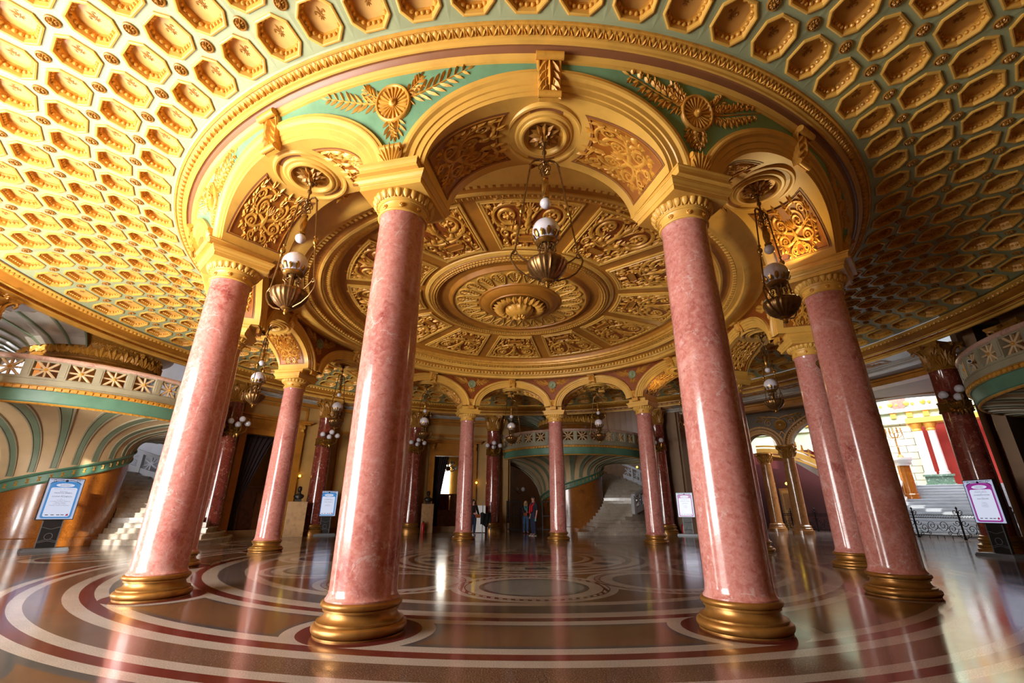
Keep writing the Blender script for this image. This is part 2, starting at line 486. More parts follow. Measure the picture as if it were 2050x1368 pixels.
def keystone(r0, sg, z0, z1, w=.17):
    def f(mb):
        d = lambda k: .06+.16*k**1.3
        prof = [(0, z0)]
        n = 14
        for i in range(n+1):
            k = i/n; prof.append((d(k)+.02*sin(k*pi*2), z0+(z1-z0)*k))
        prof.append((0, z1))
        rows = []
        for s in (-1, 1):
            rows.append([P(r0+sg*y, degrees(s*(w*(.78+.22*(z-z0)/(z1-z0)))/r0), z) for y, z in prof])
        i = mb.grid(rows, closev=True); mb.face(*i[0]); mb.face(*i[1][::-1])
        def fn(x, y, h):
            k = min(1, max(0, (y-z0)/(z1-z0)))
            return P(r0+sg*(d(k)+.02*sin(k*pi*2)+h), degrees(x/r0), y)
        for s in (-1, 1):
            mb.ribbon(fn, [(s*w*.86*(.78+.22*k/10), z0+(z1-z0)*k/10) for k in range(11)], .018, .025)
            for q in range(4):
                y = z0+(z1-z0)*(.88-.2*q)
                mb.leaf(fn, s*.01, y, -pi/2+s*.62, .24, .05, .06); mb.leaf(fn, s*.07, y-.02, -pi/2-s*.2, .13, .03, .05)
        mb.leaf(fn, 0, z0+(z1-z0)*.95, -pi/2, (z1-z0)*.85, .045, .08)
        mb.tube([P(r0+sg*.24, degrees(-w*1.04/r0), z1-.06), P(r0+sg*.24, degrees(w*1.04/r0), z1-.06)], .055, 12)
        mb.tube([P(r0+sg*.10, degrees(-w*.86/r0), z0+.03), P(r0+sg*.10, degrees(w*.86/r0), z0+.03)], .045, 12)
    return f
bays(keystone(8.07, 1, 6.14, 6.74), 'keystone', GOLD, arcade)
bays(keystone(RI, -1, 6.3, 6.62, .14), 'inner_keystone', GOLD, arcade)

# leaf sprays and wheel rosettes in the spandrels
def wheel(r0, sg, zc, rad_, mats):
    def f(mb):
        fn = lambda x, y, h: P((RF(y) if sg > 0 else r0)+sg*h, degrees(x/r0), y)
        mb.disc(fn, 0, zc, [(rad_, 0), (rad_*1.0, .03), (rad_*.95, .05), (rad_*.88, .05), (rad_*.84, .03), (rad_*.82, .015)], 40)
        mb.disc(fn, 0, zc, [(rad_*.2, .015), (rad_*.2, .05), (rad_*.12, .06), (rad_*.10, .085), (rad_*.03, .09)], 16)
        for k in range(20):
            a = 2*pi*k/20; c, d = cos(a), sin(a)
            mb.ribbon(fn, [(c*rad_*q, zc+d*rad_*q) for q in (.2, .5, .8, .84)], [rad_*w for w in (.02, .05, .085, .05)], .045)
    return f
def spray(r0, sg, zc, kind, L=1.0):
    def f(mb):
        fn = lambda x, y, h: P((RF(y) if sg > 0 else r0)+sg*h, degrees(x/r0), y)
        rr = random.Random(3)
        def branch(pts, nl, ll, lw):
            mb.ribbon(fn, pts, taper(len(pts), .014, .005), .02)
            N = len(pts)
            for q in range(nl):
                g = (q+.5)/nl*(N-1.01); i = int(g); fr = g-i
                x = pts[i][0]*(1-fr)+pts[i+1][0]*fr; y = pts[i][1]*(1-fr)+pts[i+1][1]*fr
                a = atan2(pts[i+1][1]-pts[i][1], pts[i+1][0]-pts[i][0])
                sc = (.75+.5*sin((q+.6)/nl*pi))*(1-.35*q/nl)
                for s in (-1, 1):
                    if kind == 'laurel': mb.leaf(fn, x, y, a+s*(.62+.2*rr.random()), ll*sc, lw*sc, .035)
                    else:
                        b = a+s*(.8+.3*rr.random())
                        for o in (-.5, 0, .5): mb.leaf(fn, x+cos(b)*ll*.2, y+sin(b)*ll*.2, b+o, ll*sc*(.85 if o == 0 else .6), lw*sc*1.1, .04)
            mb.leaf(fn, *pts[-1], atan2(pts[-1][1]-pts[-2][1], pts[-1][0]-pts[-2][0]), ll*.6, lw*.6, .03)
        for s in (-1, 1):
            branch(bez((s*.14, zc+.05), (s*.4, zc+.06*L), (s*.75*L, zc+.22*L), (s*1.12*L, zc+.36*L), 12), 9, .21*L**.5, .022)
            branch(bez((s*.05, zc-.2*L), (s*.08, zc-.3*L), (s*.06, zc-.4*L), (s*.02, zc-.5*L), 6), 4, .15*L**.5, .02)
            branch(bez((s*.17, zc+.1), (s*.28, zc+.18*L), (s*.36, zc+.24*L), (s*.44*L, zc+.33*L), 6), 5, .15*L**.5, .02)
    return f
bays(wheel(RO, 1, 6.30, .255, 0), 'wheel_rosette', GOLD, arcade, off=15)
bays(spray(RO, 1, 6.30, 'laurel', .9), 'laurel_spray', GOLD, arcade, n=6, off=-15, step=60)
bays(spray(RO, 1, 6.30, 'oak', .9), 'oak_spray', GOLD, arcade, n=6, off=15, step=60)
bays(wheel(RI, -1, 6.32, .17, 0), 'inner_wheel_rosette', GREEN, arcade, off=15)
bays(spray(RI, -1, 6.32, 'laurel', .66), 'inner_spray', GOLD, arcade, off=15)

# soffit of each bay: oculus with lamp rosette, two scroll panels
def soff(t, r, h=0.0):
    p, z = arch(0, t); return P(r, p-degrees(h/r)*cos(t), z-h*sin(t))
RC = 7.42
def oculus_ring(prof):
    def f(mb): mb.lathe([(r, z) for r, z in prof], 56, c=P(RC, 0, 6.24))
    return f
bays(oculus_ring([(.58, .02), (.565, -.02), (.545, -.045), (.515, -.045), (.495, -.03), (.49, -.004)]), 'oculus_outer_ring', CREAM, arcade, ang=30)
bays(oculus_ring([(.49, -.004), (.43, -.004)]), 'oculus_groove', BROWN, arcade)
bays(oculus_ring([(.43, -.004), (.425, -.03), (.40, -.045), (.36, -.045), (.35, -.065), (.325, -.075), (.30, -.07), (.285, -.045), (.275, -.005)]), 'oculus_inner_ring', CREAM, arcade, ang=30)
bays(oculus_ring([(.275, -.005), (0, 0)]), 'oculus_dish', GOLDD, arcade)
def oculus_leaf(mb):
    fn = lambda x, y, h: P(RC, 0, 6.225)+V((x, y, -h))
    for ring, (n, L, w, h) in enumerate(((12, .24, .05, .04), (10, .17, .045, .07), (6, .10, .035, .1))):
        for k in range(n): mb.leaf(fn, 0, 0, 2*pi*(k+.5*ring)/n, L, w, h)
    mb.disc(fn, 0, 0, [(.06, .03), (.055, .1), (.03, .13)], 12)
bays(oculus_leaf, 'oculus_rosette', GOLDD, arcade)
def panel_map(s):
    """x along the radius -1..1, y 0 (springing) .. 1 (towards the oculus)"""
    def fn(x, y, h):
        r = RC+x*.44; dx = min(.62, abs(x)*.44)
        ptop = degrees(sqrt(.66**2-dx*dx)/RC); t1 = math.acos(min(1, ptop/AI)); t0 = .16
        t = t0+(t1-t0)*y
        return soff(t if s > 0 else pi-t, r, h)
    return fn
for s in (1, -1):
    fn = panel_map(s)
    def pfield(mb, fn=fn):
        mb.grid([[fn(-1+2*i/12, j/12, .004) for j in range(13)] for i in range(13)])
    bays(pfield, 'soffit_panel', OCHRE, arcade)
    def pband(mb, fn=fn):
        e = 1.0
        edge = [(-e, q/10) for q in range(11)]+[(-e+2*e*q/12, 1) for q in range(1, 13)]+[(e, 1-q/10) for q in range(1, 11)]+[(e-2*e*q/12, 0) for q in range(1, 13)]
        mb.grid([[fn(x*k, .5+(y-.5)*k2, .008) for k, k2 in ((1.0, .99), (.93, .955))] for x, y in edge])
    bays(pband, 'panel_border_band', BROWN, arcade)
    def pframe(mb, fn=fn):
        e = 1.0
        edge = [(-e, q/10) for q in range(11)]+[(-e+2*e*q/12, 1) for q in range(1, 13)]+[(e, 1-q/10) for q in range(1, 11)]+[(e-2*e*q/12, 0) for q in range(1, 13)]
        rows = []
        for x, y in edge:
            rows.append([fn(x*k, .5+(y-.5)*k2, h) for k, k2, h in ((.935, .96, .005), (.925, .955, .022), (.90, .94, .022), (.89, .935, .005))])
        mb.grid(rows, closeu=False)
    bays(pframe, 'panel_frame', CREAMD, arcade, ang=50)
    def pscroll(mb, fn=fn):
        h = .03
        for q in (-1, 1):
            A = lambda a: a if q > 0 else pi-a
            def sp(cx, cy, r, r1, a0, tn, w0=.04, w1=.022, n=24, ys=.72):
                pts = [(x, cy+(y-cy)*ys) for x, y in spiral(q*cx, cy, r, r1, A(a0), tn*q, n)]; mb.ribbon(fn, pts, taper(len(pts), w0, w1), h)
            sp(.30, .66, .25, .05, pi/2, -1.7); sp(.40, .36, .20, .04, 0, 1.5); sp(.22, .14, .14, .03, -pi/2, 1.4, .035); sp(.62, .80, .13, .03, pi, -1.3, .03, .02, 16)
            mb.ribbon(fn, bez((0, .44), (q*.15, .56), (q*.82, .52), (q*.74, .84)), taper(15, .045, .025), h)
            mb.ribbon(fn, bez((q*.74, .84), (q*.66, .95), (q*.35, .98), (q*.12, .88)), taper(15, .03, .02), h)
            mb.ribbon(fn, bez((0, .42), (q*.1, .28), (q*.64, .22), (q*.62, .42)), taper(15, .042, .025), h)
            mb.ribbon(fn, bez((0, .30), (q*.25, .26), (q*.42, .12), (q*.12, .06)), taper(15, .035, .02), h)
            for (x, y, a) in ((.62, .60, .5), (.76, .70, 1.0), (.80, .84, 1.7), (.3, .50, .4), (.50, .56, -.6), (.45, .22, -.3), (.66, .40, .3), (.60, .28, -.9), (.2, .9, 1.8), (.45, .93, .8), (.12, .6, 1.2), (.10, .20, .8), (.36, .10, -.5), (.72, .55, -.3), (.16, .78, 1.0)):
                mb.leaf(fn, q*x, y, A(a), .17, .05, h*1.3); mb.leaf(fn, q*x, y, A(a+.85), .14, .042, h*1.3); mb.leaf(fn, q*x, y, A(a-.75), .11, .036, h*1.2)
            mb.flower(fn, q*.30, .66, .09, 6, h); mb.flower(fn, q*.40, .36, .07, 6, h)
        mb.ribbon(fn, [(0, .28), (0, .4), (0, .46), (0, .56)], [.03, .08, .10, .03], h*1.3)
        for k in range(-2, 3): mb.leaf(fn, 0, .55, pi/2-k*.45, .2, .05, h*1.2)
        for k in range(-1, 2): mb.leaf(fn, 0, .04, pi/2-k*.5, .13, .04, h*1.2)
    bays(pscroll, 'scroll_relief', GOLD, arcade)
# ---------------------------------------------------------------- cornice of the ring, outside
def ringband(name, prof, mat, seg=192, ang=30, parent=None, kind='structure'):
    mb = MB(); mb.lathe(prof, seg); o = mb.build(name, mat, parent, True, ang=ang)
    if kind and not parent: o['kind'] = kind
    return o
t1 = ringband('trim_1', [(8.16, 6.71), (8.195, 6.675), (8.225, 6.68), (8.235, 6.70), (8.255, 6.705), (8.28, 6.725), (8.295, 6.73)], CREAM)
ringband('cove_band', [(8.295, 6.73), (8.32, 6.765), (8.35, 6.785), (8.378, 6.785)], BROWN, parent=t1)
ringband('gold_fillet', [(8.378, 6.785), (8.388, 6.768), (8.41, 6.77), (8.425, 6.795), (8.445, 6.80), (8.46, 6.80), (8.47, 6.825)], CREAM, parent=t1)
ringband('leaf_bed', [(8.46, 6.825), (8.575, 6.865), (8.585, 6.855), (8.605, 6.86), (8.625, 6.895)], GOLD, parent=t1)
mb = MB()
for k in range(360):
    a = k; fn = lambda x, y, h, a=a: P(8.52+y, a+degrees(x/8.52), 6.845+y*.33-h)
    mb.leaf(fn, 0, -.06, pi/2, .12, .045, .03)
    mb.leaf(fn, .074, .055, -pi/2, .11, .026, .022)
    for q in (-1, 1): mb.leaf(fn, q*.012, -.045, pi/2-q*.5, .085, .02, .04)
tag(mb.build('leaf_moulding', GOLD, t1, True, ang=70), kind='stuff')

# ---------------------------------------------------------------- coffered ceiling
zc = lambda r: 7.14-.26*((r-10.6)/2)**2
NC, PR = 84, .61
DPH = 360/NC
def cfn(r0):
    """coffer mapping at phi=0: x tangential (m), y radial (m), h downwards"""
    return lambda x, y, h: P(r0+y, degrees(x/(r0+y)), zc(r0+y)-h)
def octo(hx, hy, c): return [(-hx+c, -hy), (hx-c, -hy), (hx, -hy+c), (hx, hy-c), (hx-c, hy), (-hx+c, hy), (-hx, hy-c), (-hx, -hy+c)]
ROWS = [8.95+PR*k for k in range(7)]
field = MB()
for i, r0 in enumerate(ROWS):
    w = r0*rad(DPH); hx = w*.395; hy = PR*.415; fn = cfn(r0)
    oc = octo(hx, hy, .13)
    for k in range(NC):
        p = DPH*(k+.5)
        def g(x, y): return P(r0+y, p+degrees(x/(r0+y)), zc(r0+y))
        def corner(sx, sy): rr = r0+sy*PR/2; return P(rr, p+sx*DPH/2, zc(rr))
        o = [field.vert(g(*q)) for q in oc]
        c = [field.vert(corner(sx, sy)) for sx, sy in ((-1, -1), (1, -1), (1, 1), (-1, 1))]
        field.face(o[0], o[1], c[1], c[0]); field.face(c[1], o[1], o[2]); field.face(o[2], o[3], c[2], c[1]); field.face(c[2], o[3], o[4])
        field.face(o[4], o[5], c[3], c[2]); field.face(c[3], o[5], o[6]); field.face(o[6], o[7], c[0], c[3]); field.face(c[0], o[7], o[0])
ceiling = tag(field.build('ceiling', GREEN), kind='structure')
ringband('ceiling_edge', [(8.62, 6.88), (8.645, zc(8.645))], GREEN, parent=ceiling)
ringband('ceiling_rim', [(12.915, zc(12.915)), (13.02, 6.80)], GREEN, parent=ceiling)
def coffer_mesh(r0):
    w = r0*rad(DPH); hx = w*.395; hy = PR*.415; fn = cfn(r0); c0 = .13
    mb = MB()
    # rim, stepped wall, floor panel
    st = [(1.03, .0), (1.03, .022), (.96, .03), (.90, .026), (.88, .0), (.87, -.02)]
    mb.cur = 0
    ring = lambda k, h: [fn(x*k, y*k, h) for x, y in octo(hx, hy, c0)]
    mb.grid([ring(k, h) for k, h in st], closev=True)
    mb.cur = 1
    mb.grid([ring(k, h) for k, h in [(.88, -.02), (.865, -.025), (.775, -.105), (.76, -.105), (.75, -.12)]], closev=True)
    mb.cur = 2
    idx = [mb.vert(p) for p in ring(.75, -.12)]; mb.face(*idx)
    # egg and dart on the sloping wall
    mb.cur = 1
    pts = octo(hx*.825, hy*.825, c0*.825); eggs = []
    for a, b in zip(pts, pts[1:]+pts[:1]):
        L = sqrt((a[0]-b[0])**2+(a[1]-b[1])**2); n = max(1, round(L/.066))
        for q in range(n):
            f = (q+.5)/n; eggs.append((a[0]+(b[0]-a[0])*f, a[1]+(b[1]-a[1])*f))
    for x, y in eggs: mb.ball(fn(x, y, -.055), .031, 7, 5)
    # raised fleur-de-lis on the panel
    mb.cur = 3
    f2 = lambda x, y, h: fn(x, y, -.119+h)
    mb.leaf(f2, 0, -.005, pi/2, .10, .02, .008); mb.leaf(f2, 0, -.012, -pi/2, .06, .011, .008)
    mb.ribbon(f2, [(-.038, -.014), (.038, -.014)], .006, .008)
    for s in (-1, 1):
        mb.ribbon(f2, bez((s*.012, -.012), (s*.018, .04), (s*.07, .06), (s*.062, .012), 8), taper(9, .008, .014), .008)
        mb.leaf(f2, s*.01, -.02, -pi/2+s*.5, .045, .009, .008)
    me = bpy.data.meshes.new('coffer'); me.from_pydata(mb.v, [], mb.f)
    for m in (CREAM, GOLD, CREAMP, GOLDD): me.materials.append(m)
    me.polygons.foreach_set('material_index', mb.m); me.update()
    return me, mb
CREAMP = paint('coffer_panel_paint', '#d9aa5c', .45, 0, .05, 4)
def rosette_mesh(r0):
    mb = MB(); rr = r0+PR/2; fn = cfn(rr)
    mb.disc(fn, 0, 0, [(.088, 0), (.085, .022), (.072, .028), (.062, .014)], 20)
    mb.flower(lambda x, y, h: fn(x, y, .012+h), 0, 0, .066, 10, .03)
    me = bpy.data.meshes.new('coffer_rosette'); me.from_pydata(mb.v, [], mb.f); me.materials.append(GOLDD); me.update()
    return me, mb
cpos = []
camp = V((-.602, -12.411, 1.126)); cfw = V((.0331, .9367, .3491)).normalized()
def infrm(p, mx=1.12, my=.75):
    d = p-camp; z = d.dot(cfw)
    return z > .2 and abs(d.x)/z < mx*1.03 and abs(d.z-cfw.z*z)/z < my*1.3
def spread(kind, meshf, offs, rshift):
    ms = [meshf(r) for r in ROWS]
    items = []
    for i, r0 in enumerate(ROWS):
        if rshift and i == len(ROWS)-1: continue
        for k in range(NC):
            p = DPH*(k+offs); q = P(r0+rshift, p, 7.0); d = (q-camp).length
            items.append(((0 if infrm(q) else 1), d/(r0*.7)*(1+2/abs(q.z-camp.z)*.0), i, p))
    items.sort()
    for v, d, i, p in items[:100]:
        o = link(kind, ms[i][0], ceiling, rotz=rad(p))
    rest = MB(); nv = []; nf = []; nm = []
    for v, d, i, p in items[100:]:
        mb = ms[i][1]; b = len(nv); c, s = cos(rad(p)), sin(rad(p))
        nv += [(x*c-y*s, x*s+y*c, z) for x, y, z in mb.v]; nf += [tuple(j+b for j in f) for f in mb.f]; nm += mb.m
    me = bpy.data.meshes.new(kind); me.from_pydata(nv, [], nf)
    for m in ms[0][0].materials: me.materials.append(m)
    me.polygons.foreach_set('material_index', nm); me.update()
    tag(link(kind, me, ceiling), kind='stuff')
spread('coffer', coffer_mesh, .5, 0)
spread('coffer_rosette', rosette_mesh, 0, PR/2)

# ---------------------------------------------------------------- ceiling inside the ring
zi = lambda r: 7.05+(5.12-r)/2.29*.14
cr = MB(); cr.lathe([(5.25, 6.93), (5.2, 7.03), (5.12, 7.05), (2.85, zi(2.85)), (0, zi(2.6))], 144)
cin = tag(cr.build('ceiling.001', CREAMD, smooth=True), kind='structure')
ringband('cornice_bed', [(6.86, 6.62), (6.70, 6.60), (6.66, 6.57), (6.50, 6.555), (6.46, 6.53), (6.36, 6.52), (6.3, 6.48), (6.20, 6.46), (6.14, 6.47), (6.13, 6.55), (6.0, 6.565), (5.99, 6.66), (5.9, 6.665)], CREAM, parent=cin)
ringband('cornice_cove', [(5.9, 6.665), (5.86, 6.70), (5.76, 6.715), (5.68, 6.69)], CREAMD, parent=cin)
ringband('cornice_lip', [(5.68, 6.69), (5.67, 6.665), (5.62, 6.66), (5.60, 6.69), (5.56, 6.70), (5.555, 6.74), (5.51, 6.75)], CREAM, parent=cin)
ringband('frieze_band', [(5.51, 6.75), (5.34, 6.80), (5.33, 6.84), (5.27, 6.86), (5.25, 6.94)], GOLD, parent=cin)
mb = MB()
for k in range(264): mb.pbox(5.905, 5.985, k*360/264, k*360/264+.78, 6.585, 6.665)
tag(mb.build('dentil', CREAM, cin), kind='stuff')
mb = MB()
for k in range(300):
    a = k*1.2
    fn = lambda x, y, h, a=a: P(5.43-y, a+degrees(x/5.43), 6.775+y*.29-h)
    mb.leaf(fn, 0, -.07, pi/2, .15, .045, .04)
    mb.leaf(fn, .055, .07, -pi/2, .10, .03, .03)
tag(mb.build('frieze_leaf', GOLD, cin, True, ang=70), kind='stuff')
# twelve trapezoid panels
def tp(x, y, h):
    """x -1..1 across, y 0 (inner) .. 1 (outer)"""
    r = 2.98+(5.02-2.98)*y; half = degrees((.60+.0*y)/r) ; half = 15-degrees(.17/r)
    return P(r, x*half, zi(r)-h)
def tframe(mb):
    edge = [(-1, q/8) for q in range(9)]+[(-1+2*q/12, 1) for q in range(1, 13)]+[(1, 1-q/8) for q in range(1, 9)]+[(1-2*q/12, 0) for q in range(1, 13)]
    def at(x, y, d, h):
        r = 2.98+2.04*y; half = rad(15)*r-.17; return tp(x*(1-d/half), .5+(y-.5)*(1-d/1.02), h)
    mb.grid([[at(x, y, d, h) for d, h in ((0, 0), (0, .035), (.03, .045), (.06, .03), (.075, .03), (.085, .05), (.105, .045), (.115, .004))] for x, y in edge])
bays(tframe, 'panel_moulding', CREAM, cin, ang=30)
def tfield(mb): mb.grid([[tp((-1+2*i/8)*.9, .05+.9*j/4, .003) for j in range(5)] for i in range(9)])
bays(tfield, 'panel_field', RUST, cin)
def trelief(mb):
    h = .045
    for q in (-1, 1):
        A = lambda a: a if q > 0 else pi-a
        # big rinceau with a flower in its eye
        sp = spiral(q*.46, .70, .25, .12, A(-pi/2-.4), .92*q, 24)
        sp = [(q*.46+(x-q*.46)*1.05, .70+(y-.70)*.62) for x, y in sp]
        mb.ribbon(tp, sp, taper(len(sp), .045, .022), h)
        mb.flower(lambda x, y, hh: tp(q*.46+x, .70+y*.55, hh), 0, 0, .15, 7, h)
        mb.ribbon(tp, bez((q*.05, .42), (q*.35, .40), (q*.78, .45), (q*.80, .66)), taper(15, .03, .05), h)
        mb.ribbon(tp, bez((q*.80, .66), (q*.80, .86), (q*.5, .95), (q*.22, .88)), taper(15, .045, .02), h)
        mb.ribbon(tp, bez((0, .60), (q*.14, .68), (q*.12, .80), (q*.28, .86)), taper(15, .03, .018), h)
        # lower scrolls
        for cx, cy, r, a0, tn in ((.62, .36, .15, pi/2, -1.35), (.70, .17, .12, pi/2, 1.3), (.40, .12, .12, pi, -1.2), (.84, .92, .08, pi, 1.2), (.30, .30, .10, 0, 1.2)):
            s2 = spiral(q*cx, cy, r, .03, A(a0), tn*q, 18); s2 = [(x, cy+(y-cy)*.6) for x, y in s2]
            mb.ribbon(tp, s2, taper(19, .03, .018), h*.9)
        mb.ribbon(tp, bez((q*.06, .36), (q*.3, .34), (q*.5, .46), (q*.62, .45)), taper(15, .025, .02), h)
        mb.ribbon(tp, bez((q*.15, .07), (q*.4, .03), (q*.6, .06), (q*.82, .09)), taper(15, .02, .03), h)
        for k in range(13):
            f = k/12; a = -2.2+f*5.2; x = .46+.31*cos(a); y = .70+.20*sin(a)
            mb.leaf(tp, q*x, y, A(a+.7), .14, .04, h*1.1)
        for x, y, a, L in ((.35, .5, 1.0, .16), (.2, .46, 1.6, .14), (.55, .50, .4, .15), (.88, .55, 1.3, .14), (.9, .75, 1.9, .13), (.7, .96, 2.6, .14), (.5, .25, 2.4, .12), (.85, .28, 1.0, .12), (.18, .92, .7, .13), (.1, .76, .9, .12), (.56, .05, .4, .12), (.75, .42, .3, .1)):
            mb.leaf(tp, q*x, y, A(a), L, .035, h*1.1); mb.leaf(tp, q*x, y, A(a+1.0), L*.75, .03, h)
        mb.disc(lambda x, y, hh: tp(q*.30+x, .47+y*.6, hh), 0, 0, [(.07, 0), (.06, .05), (.03, .07)], 10)
    # candelabrum in the middle, plaque and palmette below
    mb.ribbon(tp, [(0, .36), (0, .42), (0, .5), (0, .58), (0, .62), (0, .70), (0, .78), (0, .9)], [.06, .03, .10, .06, .13, .05, .08, .02], h*1.4)
    for k in range(-3, 4): mb.leaf(tp, 0, .05, pi/2-k*.42, .13 if k else .15, .035, h)
    for k in range(-2, 3): mb.leaf(tp, 0, .80, pi/2-k*.5, .14, .035, h)
def plaque(mb):
    f = lambda k, h: [tp(x*k, .235+y*k, h) for x, y in ((-.26, -.05), (.26, -.05), (.33, 0), (.26, .05), (-.26, .05), (-.33, 0))]
    i = mb.grid([f(1.15, 0), f(1.15, .05), f(1.0, .055), f(.95, .035), f(.0, .035)], closev=True)
bays(trelief, 'panel_relief', GOLD, cin)
bays(plaque, 'panel_plaque', CREAMD, cin)
# central medallion
ringband('medallion_ring', [(2.86, zi(2.86)), (2.84, 7.16), (2.78, 7.14), (2.76, 7.13), (2.72, 7.15)], CREAM, parent=cin)
mb = MB(); mb.lathe([(2.74, 7.16)]+[(2.59+.14*cos(a), 7.17-.08*sin(a)) for a in [rad(10+16*k) for k in range(11)]]+[(2.44, 7.16)], 144)
mb.build('garland_bed', GOLDD, cin, True)
mb = MB()
for k in range(180):
    a = 2*k
    for j, dr in enumerate((-.07, 0, .07)):
        fn = lambda x, y, h, a=a, dr=dr: P(2.59+dr+y, a+j*1.0+degrees(x/2.6), 7.10+.25*abs(dr)-h)
        mb.leaf(fn, 0, 0, 0, .11, .032, .035)
tag(mb.build('garland_leaf', GOLD, cin, True, ang=70), kind='stuff')
ringband('medallion_cove', [(2.45, 7.15), (2.42, 7.19), (2.3, 7.225), (2.16, 7.19), (2.10, 7.13), (2.07, 7.095), (2.03, 7.09), (2.01, 7.13)], CREAMD, parent=cin)
mb = MB(); mb.lathe([(2.01, 7.13), (1.2, 7.13)], 144); mb.build('petal_bed', CREAM, cin, True)
def petal(mb):
    def fn(x, y, h): return P(y, degrees(x/y), 7.13-h)
    out = [(-.055, 1.30)]+[(-.055-.155*f, 1.30+.42*f) for f in (.5, 1)]+[(-.21*cos(a), 1.72+.22*sin(a)) for a in [pi*k/8 for k in range(9)]]+[(.21-.155*f, 1.72-.42*f) for f in (.5, 1)]
    cx = sum(p[0] for p in out)/len(out); cy = 1.62
    rows = [[fn(cx+(x-cx)*k, cy+(y-cy)*(k if k > .7 else k), h) for k, h in ((1.0, 0), (1.0, .03), (.93, .04), (.85, .03), (.80, .002))] for x, y in out]
    mb.cur = 0; mb.grid(rows, closeu=True)
    mb.cur = 1; mb.face(*[mb.vert(fn(cx+(x-cx)*.82, cy+(y-cy)*.82, .001)) for x, y in out])
    mb.cur = 2
    f2 = lambda x, y, h: fn(x, y, h)
    mb.ribbon(f2, [(0, 1.35), (0, 1.85)], .012, .03)
    for k in range(5):
        y = 1.38+.09*k; w = .03+.018*k
        for s in (-1, 1):
            mb.leaf(f2, 0, y, pi/2-s*.75, w*2.4, .018+.003*k, .035)
            sp = spiral(s*w*1.3, y+.06, w*.6, .008, 0 if s > 0 else pi, 1.1*s, 9); mb.ribbon(f2, sp, .009, .025)
    mb.flower(f2, 0, 1.86, .05, 6, .03)
bays(petal, 'petal', [CREAM, GREEND, GOLD], cin, n=24, step=15, off=7.5)
ringband('boss_ring', [(1.26, 7.13), (1.24, 7.09), (1.18, 7.08), (1.15, 7.05), (1.05, 7.0), (.95, 6.97), (.90, 6.98), (.88, 6.95), (.84, 6.95), (.82, 6.99), (.80, 7.02), (0, 7.03)], CREAMD, 96, parent=cin)
mb = MB()
for k in range(24):
    a = 15*k
    def fn(x, y, h): return P(.82-y, a+degrees(x/(.82-y)), 6.97+.05*(y/.4)**2-h-.10*sin(min(1, y/.42)*pi))
    mb.leaf(fn, 0, 0, pi/2, .40, .10, .09)
    mb.leaf(fn, .06, .02, pi/2, .30, .05, .05)
for k in range(14):
    a = 360/14*k
    def fn(x, y, h):
        f = y/.5; rr = .40*cos(f*1.35)+.02; return P(rr+h*.8, a+degrees(x/max(.06, rr)), 6.93-.27*sin(f*1.35)-h*.3)
    mb.leaf(fn, 0, 0, pi/2, .42, .09, .05)
mb.lathe([(.40, 6.99), (.41, 6.93), (.39, 6.84), (.33, 6.74), (.22, 6.67), (.0, 6.65)], 40)
mb.flower(lambda x, y, h: V((x, y, 6.66-h)), 0, 0, .2, 12, .08)
mb.build('boss', GOLD, cin, True, ang=50)
